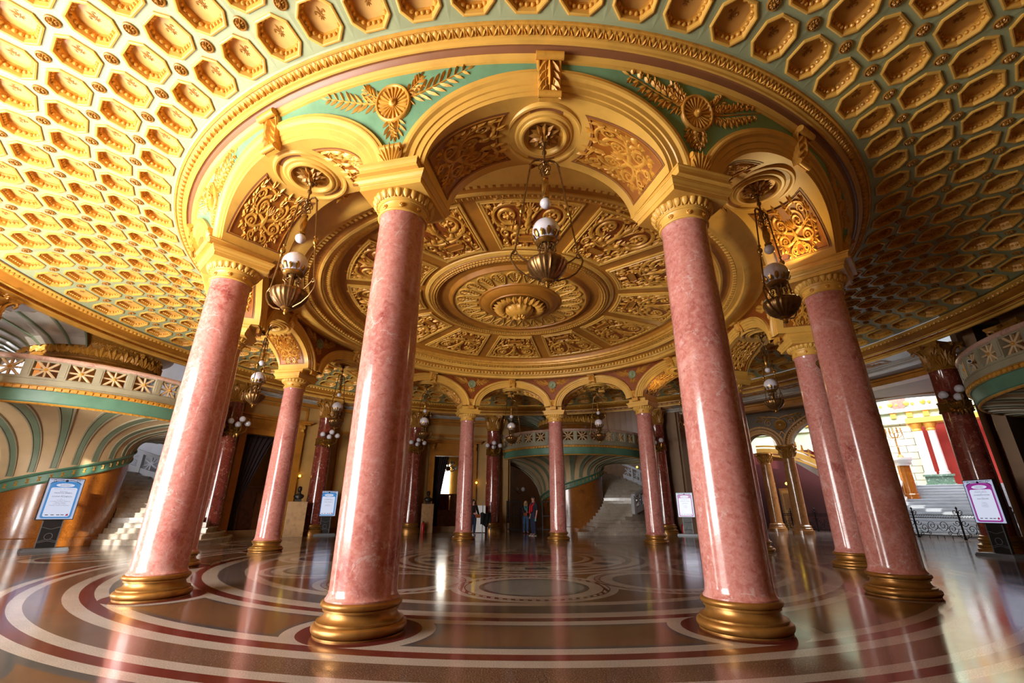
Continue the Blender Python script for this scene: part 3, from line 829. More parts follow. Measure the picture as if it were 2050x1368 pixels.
# ---------------------------------------------------------------- pendant lamps, one under each oculus
LAMPTXT = {0: 'hanging bronze lamp in the nearest arch, at the top middle of the picture',
  -30: 'hanging brass lamp in the left front arch, right of the leftmost big pink column',
  30: 'hanging dark lamp in the right front arch, left of the rightmost big pink column',
  -60: 'hanging brass lamp in the left arch hidden behind the leftmost big pink column',
  60: 'hanging lamp in the right arch hidden behind the rightmost pink columns',
  -90: 'small hanging lamp between the two left pink columns, above the curtained doorway',
  90: 'small hanging lamp between the right foreground column and the half hidden one',
  -120: 'distant hanging lamp just left of the left foreground column',
  120: 'distant hanging lamp peeping out left of the right foreground column',
  -150: 'distant hanging lamp just right of the left foreground column',
  180: 'distant hanging lamp between the two central far columns',
  150: 'distant hanging lamp over the balcony, right of the central far column'}
def make_lamp():
    t = thing('pendant_lamp', 'x', 'hanging lamp', group='pendant lamps under the arches')
    z0 = 0.0   # origin at the ceiling hook (z = 6.3); everything hangs below
    H = lambda z: z-6.22
    mb = MB(); mb.lathe([(0, H(6.22)), (.055, H(6.21)), (.06, H(6.18)), (.03, H(6.14)), (.045, H(6.11)), (.05, H(6.08)), (.02, H(6.05)), (.016, H(5.98)), (.034, H(5.95)), (.034, H(5.92)), (.014, H(5.89)), (.014, H(5.80)), (.04, H(5.78)), (.045, H(5.75)), (.02, H(5.70)), (0, H(5.69))], 16)
    for k in range(6):
        a = 2*pi*k/6; c, s = cos(a), sin(a)
        mb.tube([(c*q, s*q, H(z)) for q, z in ((.015, 6.12), (.06, 6.16), (.085, 6.13), (.08, 6.09), (.055, 6.10))], .009, 6)
        mb.tube([(c*q, s*q, H(z)) for q, z in ((.012, 5.72), (.05, 5.73), (.085, 5.69), (.08, 5.63), (.05, 5.63), (.04, 5.66))], .008, 6)
        mb.tube([(c*q, s*q, H(z)) for q, z in ((.012, 5.60), (.06, 5.62), (.07, 5.56), (.03, 5.54))], .007, 6)
    mb.tube([(0, 0, H(5.7)), (0, 0, H(5.46))], .014, 8)
    mb.build('ceiling_stem', BRONZE, t, True)
    mb = MB(); rows = []
    for i in range(25):
        z = 5.47-.31*i/24; f = i/24; r = .036+.012*sin(f*pi)
        rows.append([((r+.006*cos(4*(2*pi*k/24)+f*9))*cos(2*pi*k/24), (r+.006*cos(4*(2*pi*k/24)+f*9))*sin(2*pi*k/24), H(z)) for k in range(24)])
    mb.grid(rows, closev=True)
    mb.lathe([(.03, H(5.49)), (.05, H(5.48)), (.05, H(5.46)), (.035, H(5.45))], 16); mb.lathe([(.04, H(5.17)), (.055, H(5.16)), (.055, H(5.135)), (.04, H(5.125)), (.0, H(5.12))], 16)
    mb.build('twisted_holder', BRASS, t, True)
    mb = MB(); mb.ball((0, 0, H(5.055)), .078, 20, 14); mb.build('small_globe', GLOBE, t, True)
    for s in (-1, 1):
        mb = MB()
        pts = [(s*.015, 0, H(5.77)), (s*.07, 0, H(5.80)), (s*.14, 0, H(5.785)), (s*.19, 0, H(5.73)), (s*.215, 0, H(5.60))]
        pts += [(s*(.215+.205*f), 0, H(5.60-1.33*f)) for f in (.2, .4, .6, .8, 1)]
        mb.tube(pts, [.017, .017, .016, .015, .013]+[.0115]*5, 8)
        cx = s*.325; m = MX.Translation((cx, 0, H(4.91))) @ MX.Rotation(-s*.155, 4, 'Y')
        k = MB(); k.lathe([(.012, .12), (.024, .105), (.024, .095), (.012, .085), (.014, .05), (.036, .03), (.042, 0), (.034, -.03), (.014, -.05), (.026, -.07), (.024, -.085), (.012, -.10), (.01, -.14)], 12)
        mb.tube([(s*.165, 0, H(5.76)), (s*.22, 0, H(5.70))], .008, 6)
        rod = mb.build('rod', BRONZE, t, True)
        k.v = [tuple(m @ V(p)) for p in k.v]; k.build('knob', BRASS, rod, True)
        mb = MB()
        mb.tube([(s*.42+.03*cos(a)*1.0, .0, H(4.25)+.03*sin(a)) for a in [2*pi*q/12 for q in range(12)]], .008, 6, closed=True)
        mb.tube([(s*.40, 0, H(4.245)), (s*.34, 0, H(4.19)), (s*.22, 0, H(4.10))], .011, 6)
        mb.tube([(s*.425, 0, H(4.26)), (s*.46, 0, H(4.235)), (s*.475, 0, H(4.18)), (s*.45, 0, H(4.10)), (s*.38, 0, H(4.0)), (s*.27, 0, H(3.92)), (s*.12, 0, H(3.87))], .0125, 8)
        mb.build('bow', BRONZE, t, True)
    mb = MB(); mb.ball((0, 0, H(4.60)), .187, 28, 20); mb.build('globe', GLOBE, t, True)
    mb = MB()
    mb.lathe([(.13, H(4.44)), (.145, H(4.45)), (.15, H(4.43)), (.12, H(4.395)), (.10, H(4.39))], 24)
    for k in range(12):
        a = 2*pi*k/12
        fn = lambda x, y, h, a=a: ((.15+.045*sin(min(1, y/.12)*pi*.5)+h)*cos(a+x/.17), (.15+.045*sin(min(1, y/.12)*pi*.5)+h)*sin(a+x/.17), H(4.445)+y)
        mb.leaf(fn, 0, 0, pi/2, .13 if k % 2 else .10, .032, .014)
        mb.disc(fn, 0, .10 if k % 2 else .07, [(.022, 0), (.016, .012)], 8)
    mb.build('crown', BRASS, t, True, ang=50)
    mb = MB()
    mb.lathe([(.07, H(4.40)), (.035, H(4.36)), (.03, H(4.24)), (.06, H(4.18)), (.06, H(4.15)), (0, H(4.14))], 16)
    for k in range(8):
        a = 2*pi*k/8; c, s = cos(a), sin(a)
        mb.tube([(c*q, s*q, H(z)) for q, z in ((.07, 4.40), (.115, 4.37), (.12, 4.31), (.085, 4.28), (.075, 4.31), (.09, 4.33))], .009, 6)
        mb.tube([(c*q, s*q, H(z)) for q, z in ((.05, 4.17), (.10, 4.19), (.11, 4.24), (.08, 4.27))], .009, 6)
    mb.build('pierced_stem', BRONZE, t, True)
    mb = MB(); n = 72; rows = []
    for r, z in ((.05, 4.15), (.14, 4.155), (.225, 4.15), (.262, 4.125), (.268, 4.09), (.25, 4.03), (.20, 3.955), (.13, 3.895), (.07, 3.865)):
        fl = .018 if r > .1 else .004
        rows.append([((r-fl*abs(cos(11*2*pi*k/n/1.0*1.0)))*cos(2*pi*k/n), (r-fl*abs(cos(11*2*pi*k/n)))*sin(2*pi*k/n), H(z)) for k in range(n)])
    mb.grid(rows, closev=True); bowl = mb.build('bowl', BRONZE, t, True, ang=60)
    mb = MB(); mb.lathe([(.075, H(3.87)), (.08, H(3.86)), (.065, H(3.845)), (.035, H(3.835)), (.03, H(3.81)), (.036, H(3.79)), (.02, H(3.765)), (0, H(3.76))], 20); mb.build('finial', BRASS, bowl, True)
    return t
lamp0 = make_lamp(); first = True
for p, txt in LAMPTXT.items():
    o = lamp0 if first else copy_tree(lamp0); first = False
    o.location = P(7.40, p, 6.22); o.rotation_euler[2] = rad(p*.9+4); o['label'] = txt
# ---------------------------------------------------------------- outer entablature
WALLC = paint('tan_wall_plaster', '#b28a4f', .5, 0, .06, 1.5)
WALLD = paint('umber_wall_plaster', '#7d5c3a', .55, 0, .08, 1.5)
WALLG = paint('blue_grey_wall_plaster', '#c3c6cf', .6, 0, .04, 1)
STONE = paint('grey_white_stone', '#b9b3a8', .35, 0, .1, 3)
STEPM = marble('step_marble', '#b6ab9c', '#cfc6ba', '#8f8474', '#9d9488', .22, 2, .03, .1)
t2 = ringband('trim_2', [(13.02, 6.79), (12.99, 6.77), (12.99, 6.74), (13.03, 6.72), (13.06, 6.70)], CREAM)
ringband('egg_bed', [(13.06, 6.70), (13.10, 6.665), (13.12, 6.655)], GOLD, parent=t2)
mb = MB()
for k in range(560): mb.ball(P(13.075, k*360/560, 6.69), .046, 6, 4)
tag(mb.build('egg_row', GOLD, t2), kind='stuff')
ringband('cornice_cove', [(13.12, 6.655), (13.16, 6.655), (13.2, 6.62), (13.29, 6.57), (13.36, 6.55)], CREAMD, parent=t2)
ringband('cornice_band', [(13.36, 6.55), (13.365, 6.52), (13.40, 6.515), (13.41, 6.50)], CREAM, parent=t2)
mb = MB()
for k in range(300):
    a = k*1.2
    fn = lambda x, y, h, a=a: P(13.45-h, a+degrees(x/13.45), 6.46+y)
    mb.leaf(fn, -.07, 0, 0, .15, .03, .03); mb.leaf(fn, .07, .02, 2.4, .06, .015, .03)
mb.lathe([(13.42, 6.50), (13.45, 6.49), (13.46, 6.44), (13.43, 6.43)], 192)
tag(mb.build('leaf_row', OCHRE, t2), kind='stuff')
ringband('architrave', [(13.43, 6.43), (13.42, 6.40), (13.5, 6.39), (13.52, 6.33), (13.58, 6.325)], CREAM, parent=t2)
mb = MB()
for a, b in ((-181, -118), (93, 148), (-88, 58)): mb.lathe([(13.58, 6.325), (14.30, 6.325), (14.32, 6.29), (14.40, 6.285), (14.42, 6.25), (14.56, 6.245), (14.58, 6.20), (15.0, 6.2)], 60, a, b)
mb.build('soffit', STONE, t2, True, ang=30)
mb = MB()
for a, b in ((-118, -88), (148, 179), (58, 93)): mb.lathe([(13.58, 6.325), (13.62, 6.5), (14.2, 6.75), (15.2, 7.0), (17, 7.7), (19.5, 8.7), (23, 9.0)], 30, a, b)
mb.build('stairwell_soffit', CREAM, t2, True)
mb = MB(); mb.lathe([(0, 7.8), (15.05, 7.8), (15.05, 7.9), (0, 7.9)], 96); tag(mb.build('ceiling.003', WALLD), kind='structure')  # unseen roof slab, added to stop sky light leaking in from above
mb = MB()
for k in range(36):
    p = 5+10*k
    if not (100 < p < 146 or 180 < p < 242): continue
    fn = lambda x, y, h, p=p: P(13.94+y, p+degrees(x/13.94), 6.325-h)
    mb.grid([[fn(x*q, y*q2, h) for q, q2, h in ((1, 1, 0), (1, 1, .02), (.94, .84, .02), (.94, .84, .004))] for x, y in ((-.95, -.22), (.95, -.22), (.95, .22), (-.95, .22))], closeu=True)
    for s in (-1, 1):
        mb.ribbon(fn, bez((0, 0), (s*.2, .18), (s*.45, .1), (s*.7, 0)), taper(15, .03, .015), .02)
        mb.ribbon(fn, spiral(s*.3, -.03, .12, .03, 0, 1.2*s, 12), .018, .02)
        for q in range(4): mb.leaf(fn, s*(.15+.14*q), .03, (0 if s > 0 else pi)+(-.7 if q % 2 else .7), .16, .035, .03)
tag(mb.build('soffit_relief', CREAMD, t2), kind='stuff')

# ---------------------------------------------------------------- outer walls
RW = 14.6
def wall(name, segs, mat, z0=0, z1=7.8, r0=RW, r1=15.0):
    mb = MB()
    for s in segs:
        a, b = s[:2]; mb.pbox(r0, r1, a, b, *(s[2:] or (z0, z1)), max(1, int(abs(b-a)/2.5)))
    return tag(mb.build(name, mat), kind='structure')
wallb = wall('wall_back', [(-119, -124.6), (-124.6, -133.8, 4.35, 7.8), (-133.8, -163.2), (-163.2, -171.6, 4.05, 7.8), (-171.6, -180.6)], WALLC)
# pilasters, panels and string courses on the back wall
mb = MB()
for p in (-119.8, -139.4, -156.9, -178.6):
    w = 1.5; mb.pbox(14.38, RW, p-w, p+w, 0, 6.25, 2); mb.pbox(14.34, RW, p-w-.2, p+w+.2, 5.35, 5.47, 2); mb.pbox(14.30, RW, p-w-.3, p+w+.3, 0, .45, 2)
mb.build('pilaster', WALLC, wallb)
def wframe(a, b, z0, z1, t=.10, d=.06, r=RW):
    mb = MB(); tp_ = degrees(t/r)
    for q0, q1, y0, y1 in ((a, b, z0, z0+t), (a, b, z1-t, z1), (a, a+tp_, z0, z1), (b-tp_, b, z0, z1)): mb.pbox(r-d, r, q0, q1, y0, y1, 3)
    for q0, q1, y0, y1 in ((a+tp_, b-tp_, z0+t, z0+t*1.5), (a+tp_, b-tp_, z1-t*1.5, z1-t)): mb.pbox(r-d*.5, r, q0, q1, y0, y1, 3)
    return mb
for a, b in ((-136.6, -122.4), (-177, -158.9)):
    wframe(a+1.2, b-1.2, 5.15, 5.95).build('wall_panel_moulding', CREAMD, wallb)
wframe(-154.5, -142.2, 1.2, 5.0).build('wall_panel_moulding', CREAMD, wallb)
mb = MB(); mb.pbox(14.5, RW, -177, -119.5, 0, .28, 24); mb.build('plinth', WALLD, wallb)
mb = MB(); mb.pbox(14.46, RW, -177, -119.5, 6.0, 6.08, 24); mb.pbox(14.42, RW, -177, -119.5, 6.08, 6.16, 24); mb.build('string_course', CREAMD, wallb)
wallr = wall('wall_right', [(146.8, 141.6), (88.0, 30)], WALLD)
wallf = wall('wall_front', [(30, -30)], WALLD)
walll = wall('wall_left', [(-30, -31.5), (-31.5, -37.5, 0, .4), (-31.5, -37.5, 4.9, 7.8), (-37.5, -38.8), (-38.8, -44.8, 0, .4), (-38.8, -44.8, 4.9, 7.8), (-44.8, -46.1), (-46.1, -52.1, 0, .4), (-46.1, -52.1, 4.9, 7.8), (-52.1, -66), (-66, -75, 3.2, 7.8), (-75, -84)], WALLC)
clear = bpy.data.materials.new('clear_glass'); clear.use_nodes = True
_b = clear.node_tree.nodes['Principled BSDF']; _b.inputs['Transmission Weight'].default_value = 1; _b.inputs['Roughness'].default_value = 0; _b.inputs['IOR'].default_value = 1.01
for k, a in enumerate((-31.5, -38.8, -46.1)):
    mb = MB(); b = a-6
    for f in (0, .5, 1): mb.pbox(14.7, 14.78, a+(b-a)*f-.15, a+(b-a)*f+.15, .5, 4.9)
    for z in (.5, 1.95, 3.4, 4.82): mb.pbox(14.7, 14.78, a, b, z, z+.08)
    tag(mb.build('window_%d' % (k+1), CREAM), kind='structure')

# door surrounds
def surround(name, a, b, h):
    mb = MB(); w = 1.25
    for q0, q1 in ((a+w, a), (b, b-w)):
        mb.pbox(14.48, RW+.02, q0, q1, 0, h+.25); mb.pbox(14.42, RW, q0-(.35 if q0 > a-1 else -.35)*0-.0, q1, 0, h+.25)
    for r, z0, z1, e in ((14.48, h, h+.25, w), (14.42, h+.25, h+.32, w+.1), (14.5, h+.32, h+.72, w), (14.36, h+.72, h+.80, w+.9), (14.26, h+.80, h+.88, w+1.2)): mb.pbox(r, RW, a+e, b-e, z0, z1, 4)
    for q in (a+w*.5, b-w*.5):
        mb.pbox(14.36, RW, q-.45, q+.45, h+.32, h+.72)
    o = tag(mb.build(name, CREAMD), kind='structure')
    m2 = MB()
    for q in (a+w*.5, b-w*.5):
        fn = lambda x, y, hh, q=q: P(14.36-hh, q+degrees(x/14.4), h+.52+y)
        for s in (-1, 1): m2.ribbon(fn, spiral(s*.06, .06, .09, .02, 0, 1.4*s, 14), .018, .03)
        for k in range(-1, 2): m2.leaf(fn, 0, -.02, -pi/2+k*.5, .16, .04, .04)
    m2.build('bracket_relief', GOLD, o)
    return o
surround('door_1', -124.6, -133.8, 4.35); surround('door_2', -163.2, -171.6, 4.05)

# curtains
CURT = paint('dark_plum_velvet', '#220e13', .8, 0, .2, 5)
def curtain(name, label, a0, a1, h, tie, sag, group=None):
    """velvet drape hanging from a rail; a0 outer edge, a1 inner edge at the top, tie = inner edge lower down"""
    mb = MB(); rows = []
    n, m = 40, 26
    for j in range(m+1):
        f = j/m; z = h-(h-.03)*f
        inner = a1+(tie-a1)*min(1, (f/.72))**.8
        row = []
        for i in range(n+1):
            u = i/n; p = a0+(inner-a0)*u
            row.append(P(14.78+.05*sin(u*pi*13+f*2)*(1-.3*f), p, z))
        rows.append(row)
    mb.grid(rows)
    o = mb.build(name, CURT, None, True, ang=180)
    md = o.modifiers.new('thick', 'SOLIDIFY'); md.thickness = .015
    return tag(o, label, 'curtain', group)
curtain('curtain', 'dark plum curtain swept to the left in the doorway behind the mid-distance left column', -124.7, -130.6, 4.33, -126.2, .1)
curtain('curtain', 'dark curtain on the left side of the far doorway with the bright window', -163.3, -166.6, 4.03, -164.7, .1)
curtain('curtain', 'narrow dark curtain at the right side of the far doorway, partly behind a pink column', -171.5, -169.9, 4.03, -171.0, .1)

# rooms seen through the doors
WOOD = paint('brown_panelling_wood', '#7a4622', .35, 0, .2, 5)
WOODL = paint('light_floor_wood', '#a77b48', .4, 0, .15, 5)
OAK = paint('light_oak_veneer', '#a67f52', .45, 0, .12, 6)
YEL = paint('yellow_room_plaster', '#d3a54d', .6, 0, .05, 2)
mb = MB()
mb.pbox(19.0, 19.2, -150, -176, 0, 7, 12); mb.pbox(15, 19.2, -150, -150.4, 0, 7); mb.pbox(15, 19.2, -176, -176.4, 0, 7); mb.pbox(15, 19.2, -150, -176, 6.9, 7, 8)
rm = tag(mb.build('wall_cloakroom', YEL), kind='structure')
mb = MB(); mb.pbox(15, 19.2, -124, -145, 6.9, 7, 8); mb.pbox(19.0, 19.2, -124, -145, 0, 7, 12); mb.pbox(15, 19.2, -145, -145.4, 0, 7)
tag(mb.build('wall_bookroom', YEL), kind='structure')
mb = MB(); mb.pbox(15.0, 18.9, -151, -175, 0, .03, 6); tag(mb.build('floor.001', WOODL), kind='structure')
WINL = emit('bright_window_light', '#fff8ea', 6)
mb = MB(); mb.pbox(18.9, 18.95, -165.6, -168.6, 1.95, 3.95, 3); tag(mb.build('window_4', WINL), kind='structure')
# panelled cloakroom counter
t = thing('wooden_counter', 'brown panelled wooden counter with red drapes behind the far doorway', 'counter', P(16.9, -167.5))
def loc(t, r, p): pass
inv = lambda t: (lambda q: V(q)-V(t.location))
def pb(t, name, mat, items):
    mb = MB()
    for it in items: mb.pbox(*it)
    L = V(t.location); mb.v = [tuple(V(v)-L) for v in mb.v]
    return mb.build(name, mat, t)
pb(t, 'body', WOOD, [(16.8, 17.4, -161, -174, 0.03, 1.05, 8)])
for k in range(6):
    a = -161.2-2.15*k
    pb(t, 'front_panel', WOOD, [(16.76, 16.8, a, a-1.9, .15, .25), (16.76, 16.8, a, a-1.9, .85, .95), (16.76, 16.8, a, a-.25, .25, .85), (16.76, 16.8, a-1.65, a-1.9, .25, .85)])
pb(t, 'counter_top', WOOD, [(16.7, 17.45, -160.8, -174.2, 1.05, 1.12, 8)])
for a in (-163.9, -168.2, -172.5): pb(t, 'post', WOOD, [(16.95, 17.1, a, a-1.4, 1.12, 1.95)])
pb(t, 'lintel', WOOD, [(16.9, 17.15, -161, -174, 1.95, 2.05, 8)])
RED = paint('dark_red_drape', '#6e1a1c', .8, 0, .2, 6)
for a, b in ((-161.2, -163.8), (-165.5, -168.0), (-169.7, -172.3)):
    mb = MB(); mb.grid([[P(17.05+.04*sin(i*1.5), a+(b-a)*i/24, z)-V(t.location) for i in range(25)] for z in (1.12, 1.95)]); mb.build('drape', RED, t, True)
# bookcase room on the left
t = thing('wooden_cabinet', 'brown panelled wooden cabinet behind the curtained doorway on the left', 'cabinet', P(16.6, -129.5))
pb(t, 'body', WOOD, [(16.4, 17.0, -124.6, -136, 0.0, 2.1, 8)])
for k in range(5):
    a = -124.9-2.2*k
    pb(t, 'door', WOOD, [(16.36, 16.4, a, a-1.95, .2, .95), ])
    pb(t, 'upper_door', WOOD, [(16.36, 16.4, a, a-1.95, 1.1, 1.9)])
pb(t, 'top', WOOD, [(16.3, 17.05, -124.4, -136.2, 2.1, 2.18, 8)])
# chandelier in the far room
t = thing('chandelier', 'dark cluster chandelier hanging in front of the bright window in the far room', 'chandelier', P(16.4, -167.3, 3.5))
mb = MB(); mb.tube([(0, 0, .0), (0, 0, 3.2)], .025, 6); mb.ball((0, 0, 0), .14, 10, 8); mb.build('stem', BRONZE, t, True)
for k in range(14):
    a = 2*pi*k/7; R = .5 if k < 7 else .3; z = -.02 if k < 7 else .28
    mb = MB(); mb.tube([(0, 0, z*.3), (R*.5*cos(a), R*.5*sin(a), z-.16), (R*cos(a), R*sin(a), z-.02)], .018, 6); arm = mb.build('arm', BRONZE, t, True)
    mb = MB(); mb.ball((R*cos(a), R*sin(a), z+.07), .095, 10, 8); mb.build('globe', GLOBE, arm, True)

# ---------------------------------------------------------------- red marble columns
def make_red():
    t = thing('red_marble_column', 'x', 'column', group='red marble columns along the outer wall')
    mb = MB(); prof = [(0, 0), (.56, 0), (.56, .12), (.54, .13), (.54, .16)]
    prof += [(.50+.04*cos(a), .20+.04*sin(a)) for a in [rad(-80+20*k) for k in range(9)]]
    prof += [(.48, .25), (.45, .29), (.46, .33), (.49, .335)]+[(.47+.025*cos(a), .365+.025*sin(a)) for a in [rad(-80+20*k) for k in range(9)]]+[(.45, .40), (.45, .43)]
    prof += [(.44+.02*cos(a), .45+.02*sin(a)) for a in [rad(-80+20*k) for k in range(9)]]+[(.42, .48), (0, .48)]
    mb.lathe(prof, 40); mb.build('base', BASEG, t, True)
    mb = MB(); mb.lathe([(.415, .47), (.40, .52)]+[(.40-.045*(k/10)**1.5, .52+4.9*k/10) for k in range(11)]+[(.37, 5.45)], 40); mb.build('shaft', REDM, t, True)
    mb = MB(); mb.lathe([(.37, 5.43), (.385, 5.45), (.37, 5.48), (.36, 5.52), (.36, 5.9), (.40, 6.1), (.47, 6.2)], 32)
    for tier, (n, z, L) in enumerate(((8, 5.50, .34), (8, 5.62, .46))):
        for k in range(n):
            a = rad(45*k+22.5*tier)
            def fn(x, y, h, a=a):
                f = min(1, y/L); rr = .375+.02*f+.13*max(0, f-.6)**1.3*2+h
                return V((rr*sin(a+x/.4), -rr*cos(a+x/.4), z+y-.10*max(0, f-.75)**1.2*3))
            for q in (-2, -1, 0, 1, 2): mb.leaf(fn, q*.03, 0, pi/2-q*.22, L*(1.05-.12*abs(q)), .05, .05)
    for k in range(4):
        a = rad(45+90*k)
        for s in (-1, 1):
            pts = [V((r_*sin(a+s*d), -r_*cos(a+s*d), z)) for r_, d, z in ((.40, .35, 5.95), (.44, .25, 6.08), (.52, .12, 6.19), (.60, .06, 6.20), (.63, .05, 6.13), (.59, .06, 6.08), (.55, .07, 6.12))]
            mb.tube(pts, [.03, .03, .035, .035, .03, .025, .02], 6)
        mb.flower(lambda x, y, h, k=k: V(((.50+h)*sin(rad(90*k)+x/.5), -(.50+h)*cos(rad(90*k)+x/.5), 6.24+y)), 0, 0, .08, 6, .05)
    sq = []
    for z, s in ((6.19, .93), (6.22, .95), (6.26, .97), (6.27, 1.0), (6.325, 1.0)):
        row = []
        for k in range(4):
            a0 = rad(45+90*k)
            for q in range(6):
                f = q/6; p0 = V((sin(a0), -cos(a0), 0))*.70; a1 = a0+pi/2; p1 = V((sin(a1), -cos(a1), 0))*.70
                p = p0.lerp(p1, f)*(1-.16*sin(f*pi)) * s; row.append((p.x, p.y, z))
        sq.append(row)
    i = mb.grid(sq, closev=True); mb.face(*i[0][::-1]); mb.face(*i[-1])
    mb.build('capital', GOLDD, t, True, ang=50)
    return t
red0 = make_red()
REDS = [(-120.3, 13.9, 'dark red marble column at far left, glimpsed right of the leftmost pink column', 1),
  (-138.4, 13.9, 'red marble column with gilded base standing beside the far left screen and bust', 1),
  (-158.2, 13.9, 'red marble column close to the fire extinguisher and bust pedestal at the back', 1),
  (-176.5, 13.9, 'red marble column behind the metal barrier, at the left end of the far balcony', 1),
  (145.2, 13.9, 'dark red column behind the far steps, right of the orange-topped pink column', 1),
  (94.4, 14.0, 'big dark red column at right beside the white staircase, screen leaning in front', 1),
  (96.2, 16.2, 'dark red column just behind the big one at the right edge', 0),
  (86.5, 14.6, 'red marble column under the right balcony, cut by the right picture edge', 0),
  (-83.0, 13.9, 'red column with gilded capital beyond the balcony at the left picture edge', 0)]
LAMPC = None
def make_cluster():
    t = thing('wall_lamp', 'x', 'wall lamp', group='globe lamp clusters on the red columns')
    mb = MB(); mb.lathe([(.42, -.16), (.43, -.14), (.41, -.12), (.405, .12), (.43, .14), (.42, .16)], 32)
    fn = lambda x, y, h: V(((.41+h)*sin(x/.41+pi), -(.41+h)*cos(x/.41+pi), y))
    for k in range(-4, 5): mb.leaf(fn, k*.05, -.05, -pi/2+k*.3, .3-.02*abs(k), .04, .06); mb.leaf(fn, k*.05, 0, pi/2-k*.3, .22, .04, .06)
    mb.build('bracket', BRASS, t, True, ang=50)
    for x, y, z in ((-.36, .62, .30), (0, .80, .42), (.36, .62, .30), (0, .55, .22)):
        mb = MB(); mb.tube([(0, .40, -.1), (x*.4, y*.8, -.16), (x*.9, y, -.05), (x, y, z-.12)], .02, 6)
        mb.lathe([(.0, -.16), (.05, -.14), (.07, -.11), (.03, -.10)], 10, c=(x, y, z)); arm = mb.build('arm', BRASS, t, True)
        mb = MB(); mb.ball((x, y, z), .125, 14, 10); mb.build('globe', GLOBE, arm, True)
    return t
cl0 = make_cluster(); fr = fc = True
CLT = ['cluster of globe lamps on the dark column left of the curtained doorway', 'cluster of globe lamps on the red column above the far left screen', 'cluster of globe lamps on the red column just right of the left foreground column', 'cluster of globe lamps on the red column at the left end of the far balcony', 'cluster of globe lamps on the dark column behind the far steps', 'dark cluster of globe lamps silhouetted against the bright stair hall at right']
for n_, (p, r, txt, lampq) in enumerate(REDS):
    o = red0 if fr else copy_tree(red0); fr = False
    o.location = P(r, p); o.rotation_euler[2] = rad(p); o['label'] = txt
    if lampq:
        c = cl0 if fc else copy_tree(cl0); fc = False
        c.location = P(r, p, 4.25); c.rotation_euler[2] = rad(p+(0 if n_ < 5 else 0)); c['label'] = CLT[n_]
        if n_ == 5: c.rotation_euler[2] = rad(p+55)
# ---------------------------------------------------------------- spiral staircases with balconies
RAILM = marble('pink_rail_marble', '#c9a08c', '#dcc0b0', '#a5705f', '#d8c3b6', .25, 4)
GREYP = paint('grey_olive_parapet', '#a19a80', .5, 0, .06, 2)
GREENF = paint('deep_green_fascia', '#5f8a72', .4, 0, .08, 2)
FLUTE = paint('cream_fluting', '#d2b489', .5, 0, .05, 2)
FLUTEG = paint('green_grey_groove', '#7a8a70', .5, 0, .06, 2)
DRUMM = marble('ochre_marble', '#9c5a1c', '#b9772f', '#6b3a10', '#8a4d18', .2, 3, .05)
GREYW = paint('pale_grey_parapet', '#b4b5ba', .5, 0, .05, 2)
def L(rho, th, z):
    """local polar: th=0 faces the hall centre, positive to the viewer's right"""
    a = rad(th); return (-rho*sin(a), rho*cos(a), z)
def lpbox(mb, r0, r1, t0, t1, z0, z1, n=1):
    rows = []
    for k in range(n+1):
        t = t0+(t1-t0)*k/n
        rows.append([L(r0, t, z0), L(r1, t, z0), L(r1, t, z1), L(r0, t, z1)])
    i = mb.grid(rows, closev=True); mb.face(*i[0][::-1]); mb.face(*i[-1])
def lsweep(mb, prof, t0, t1, n):
    mb.grid([[L(r, t0+(t1-t0)*k/n, z) for r, z in prof] for k in range(n+1)])
RB, T0, T1 = 4.6, -126, 104
def zband(th): return 2.45+.0105*th
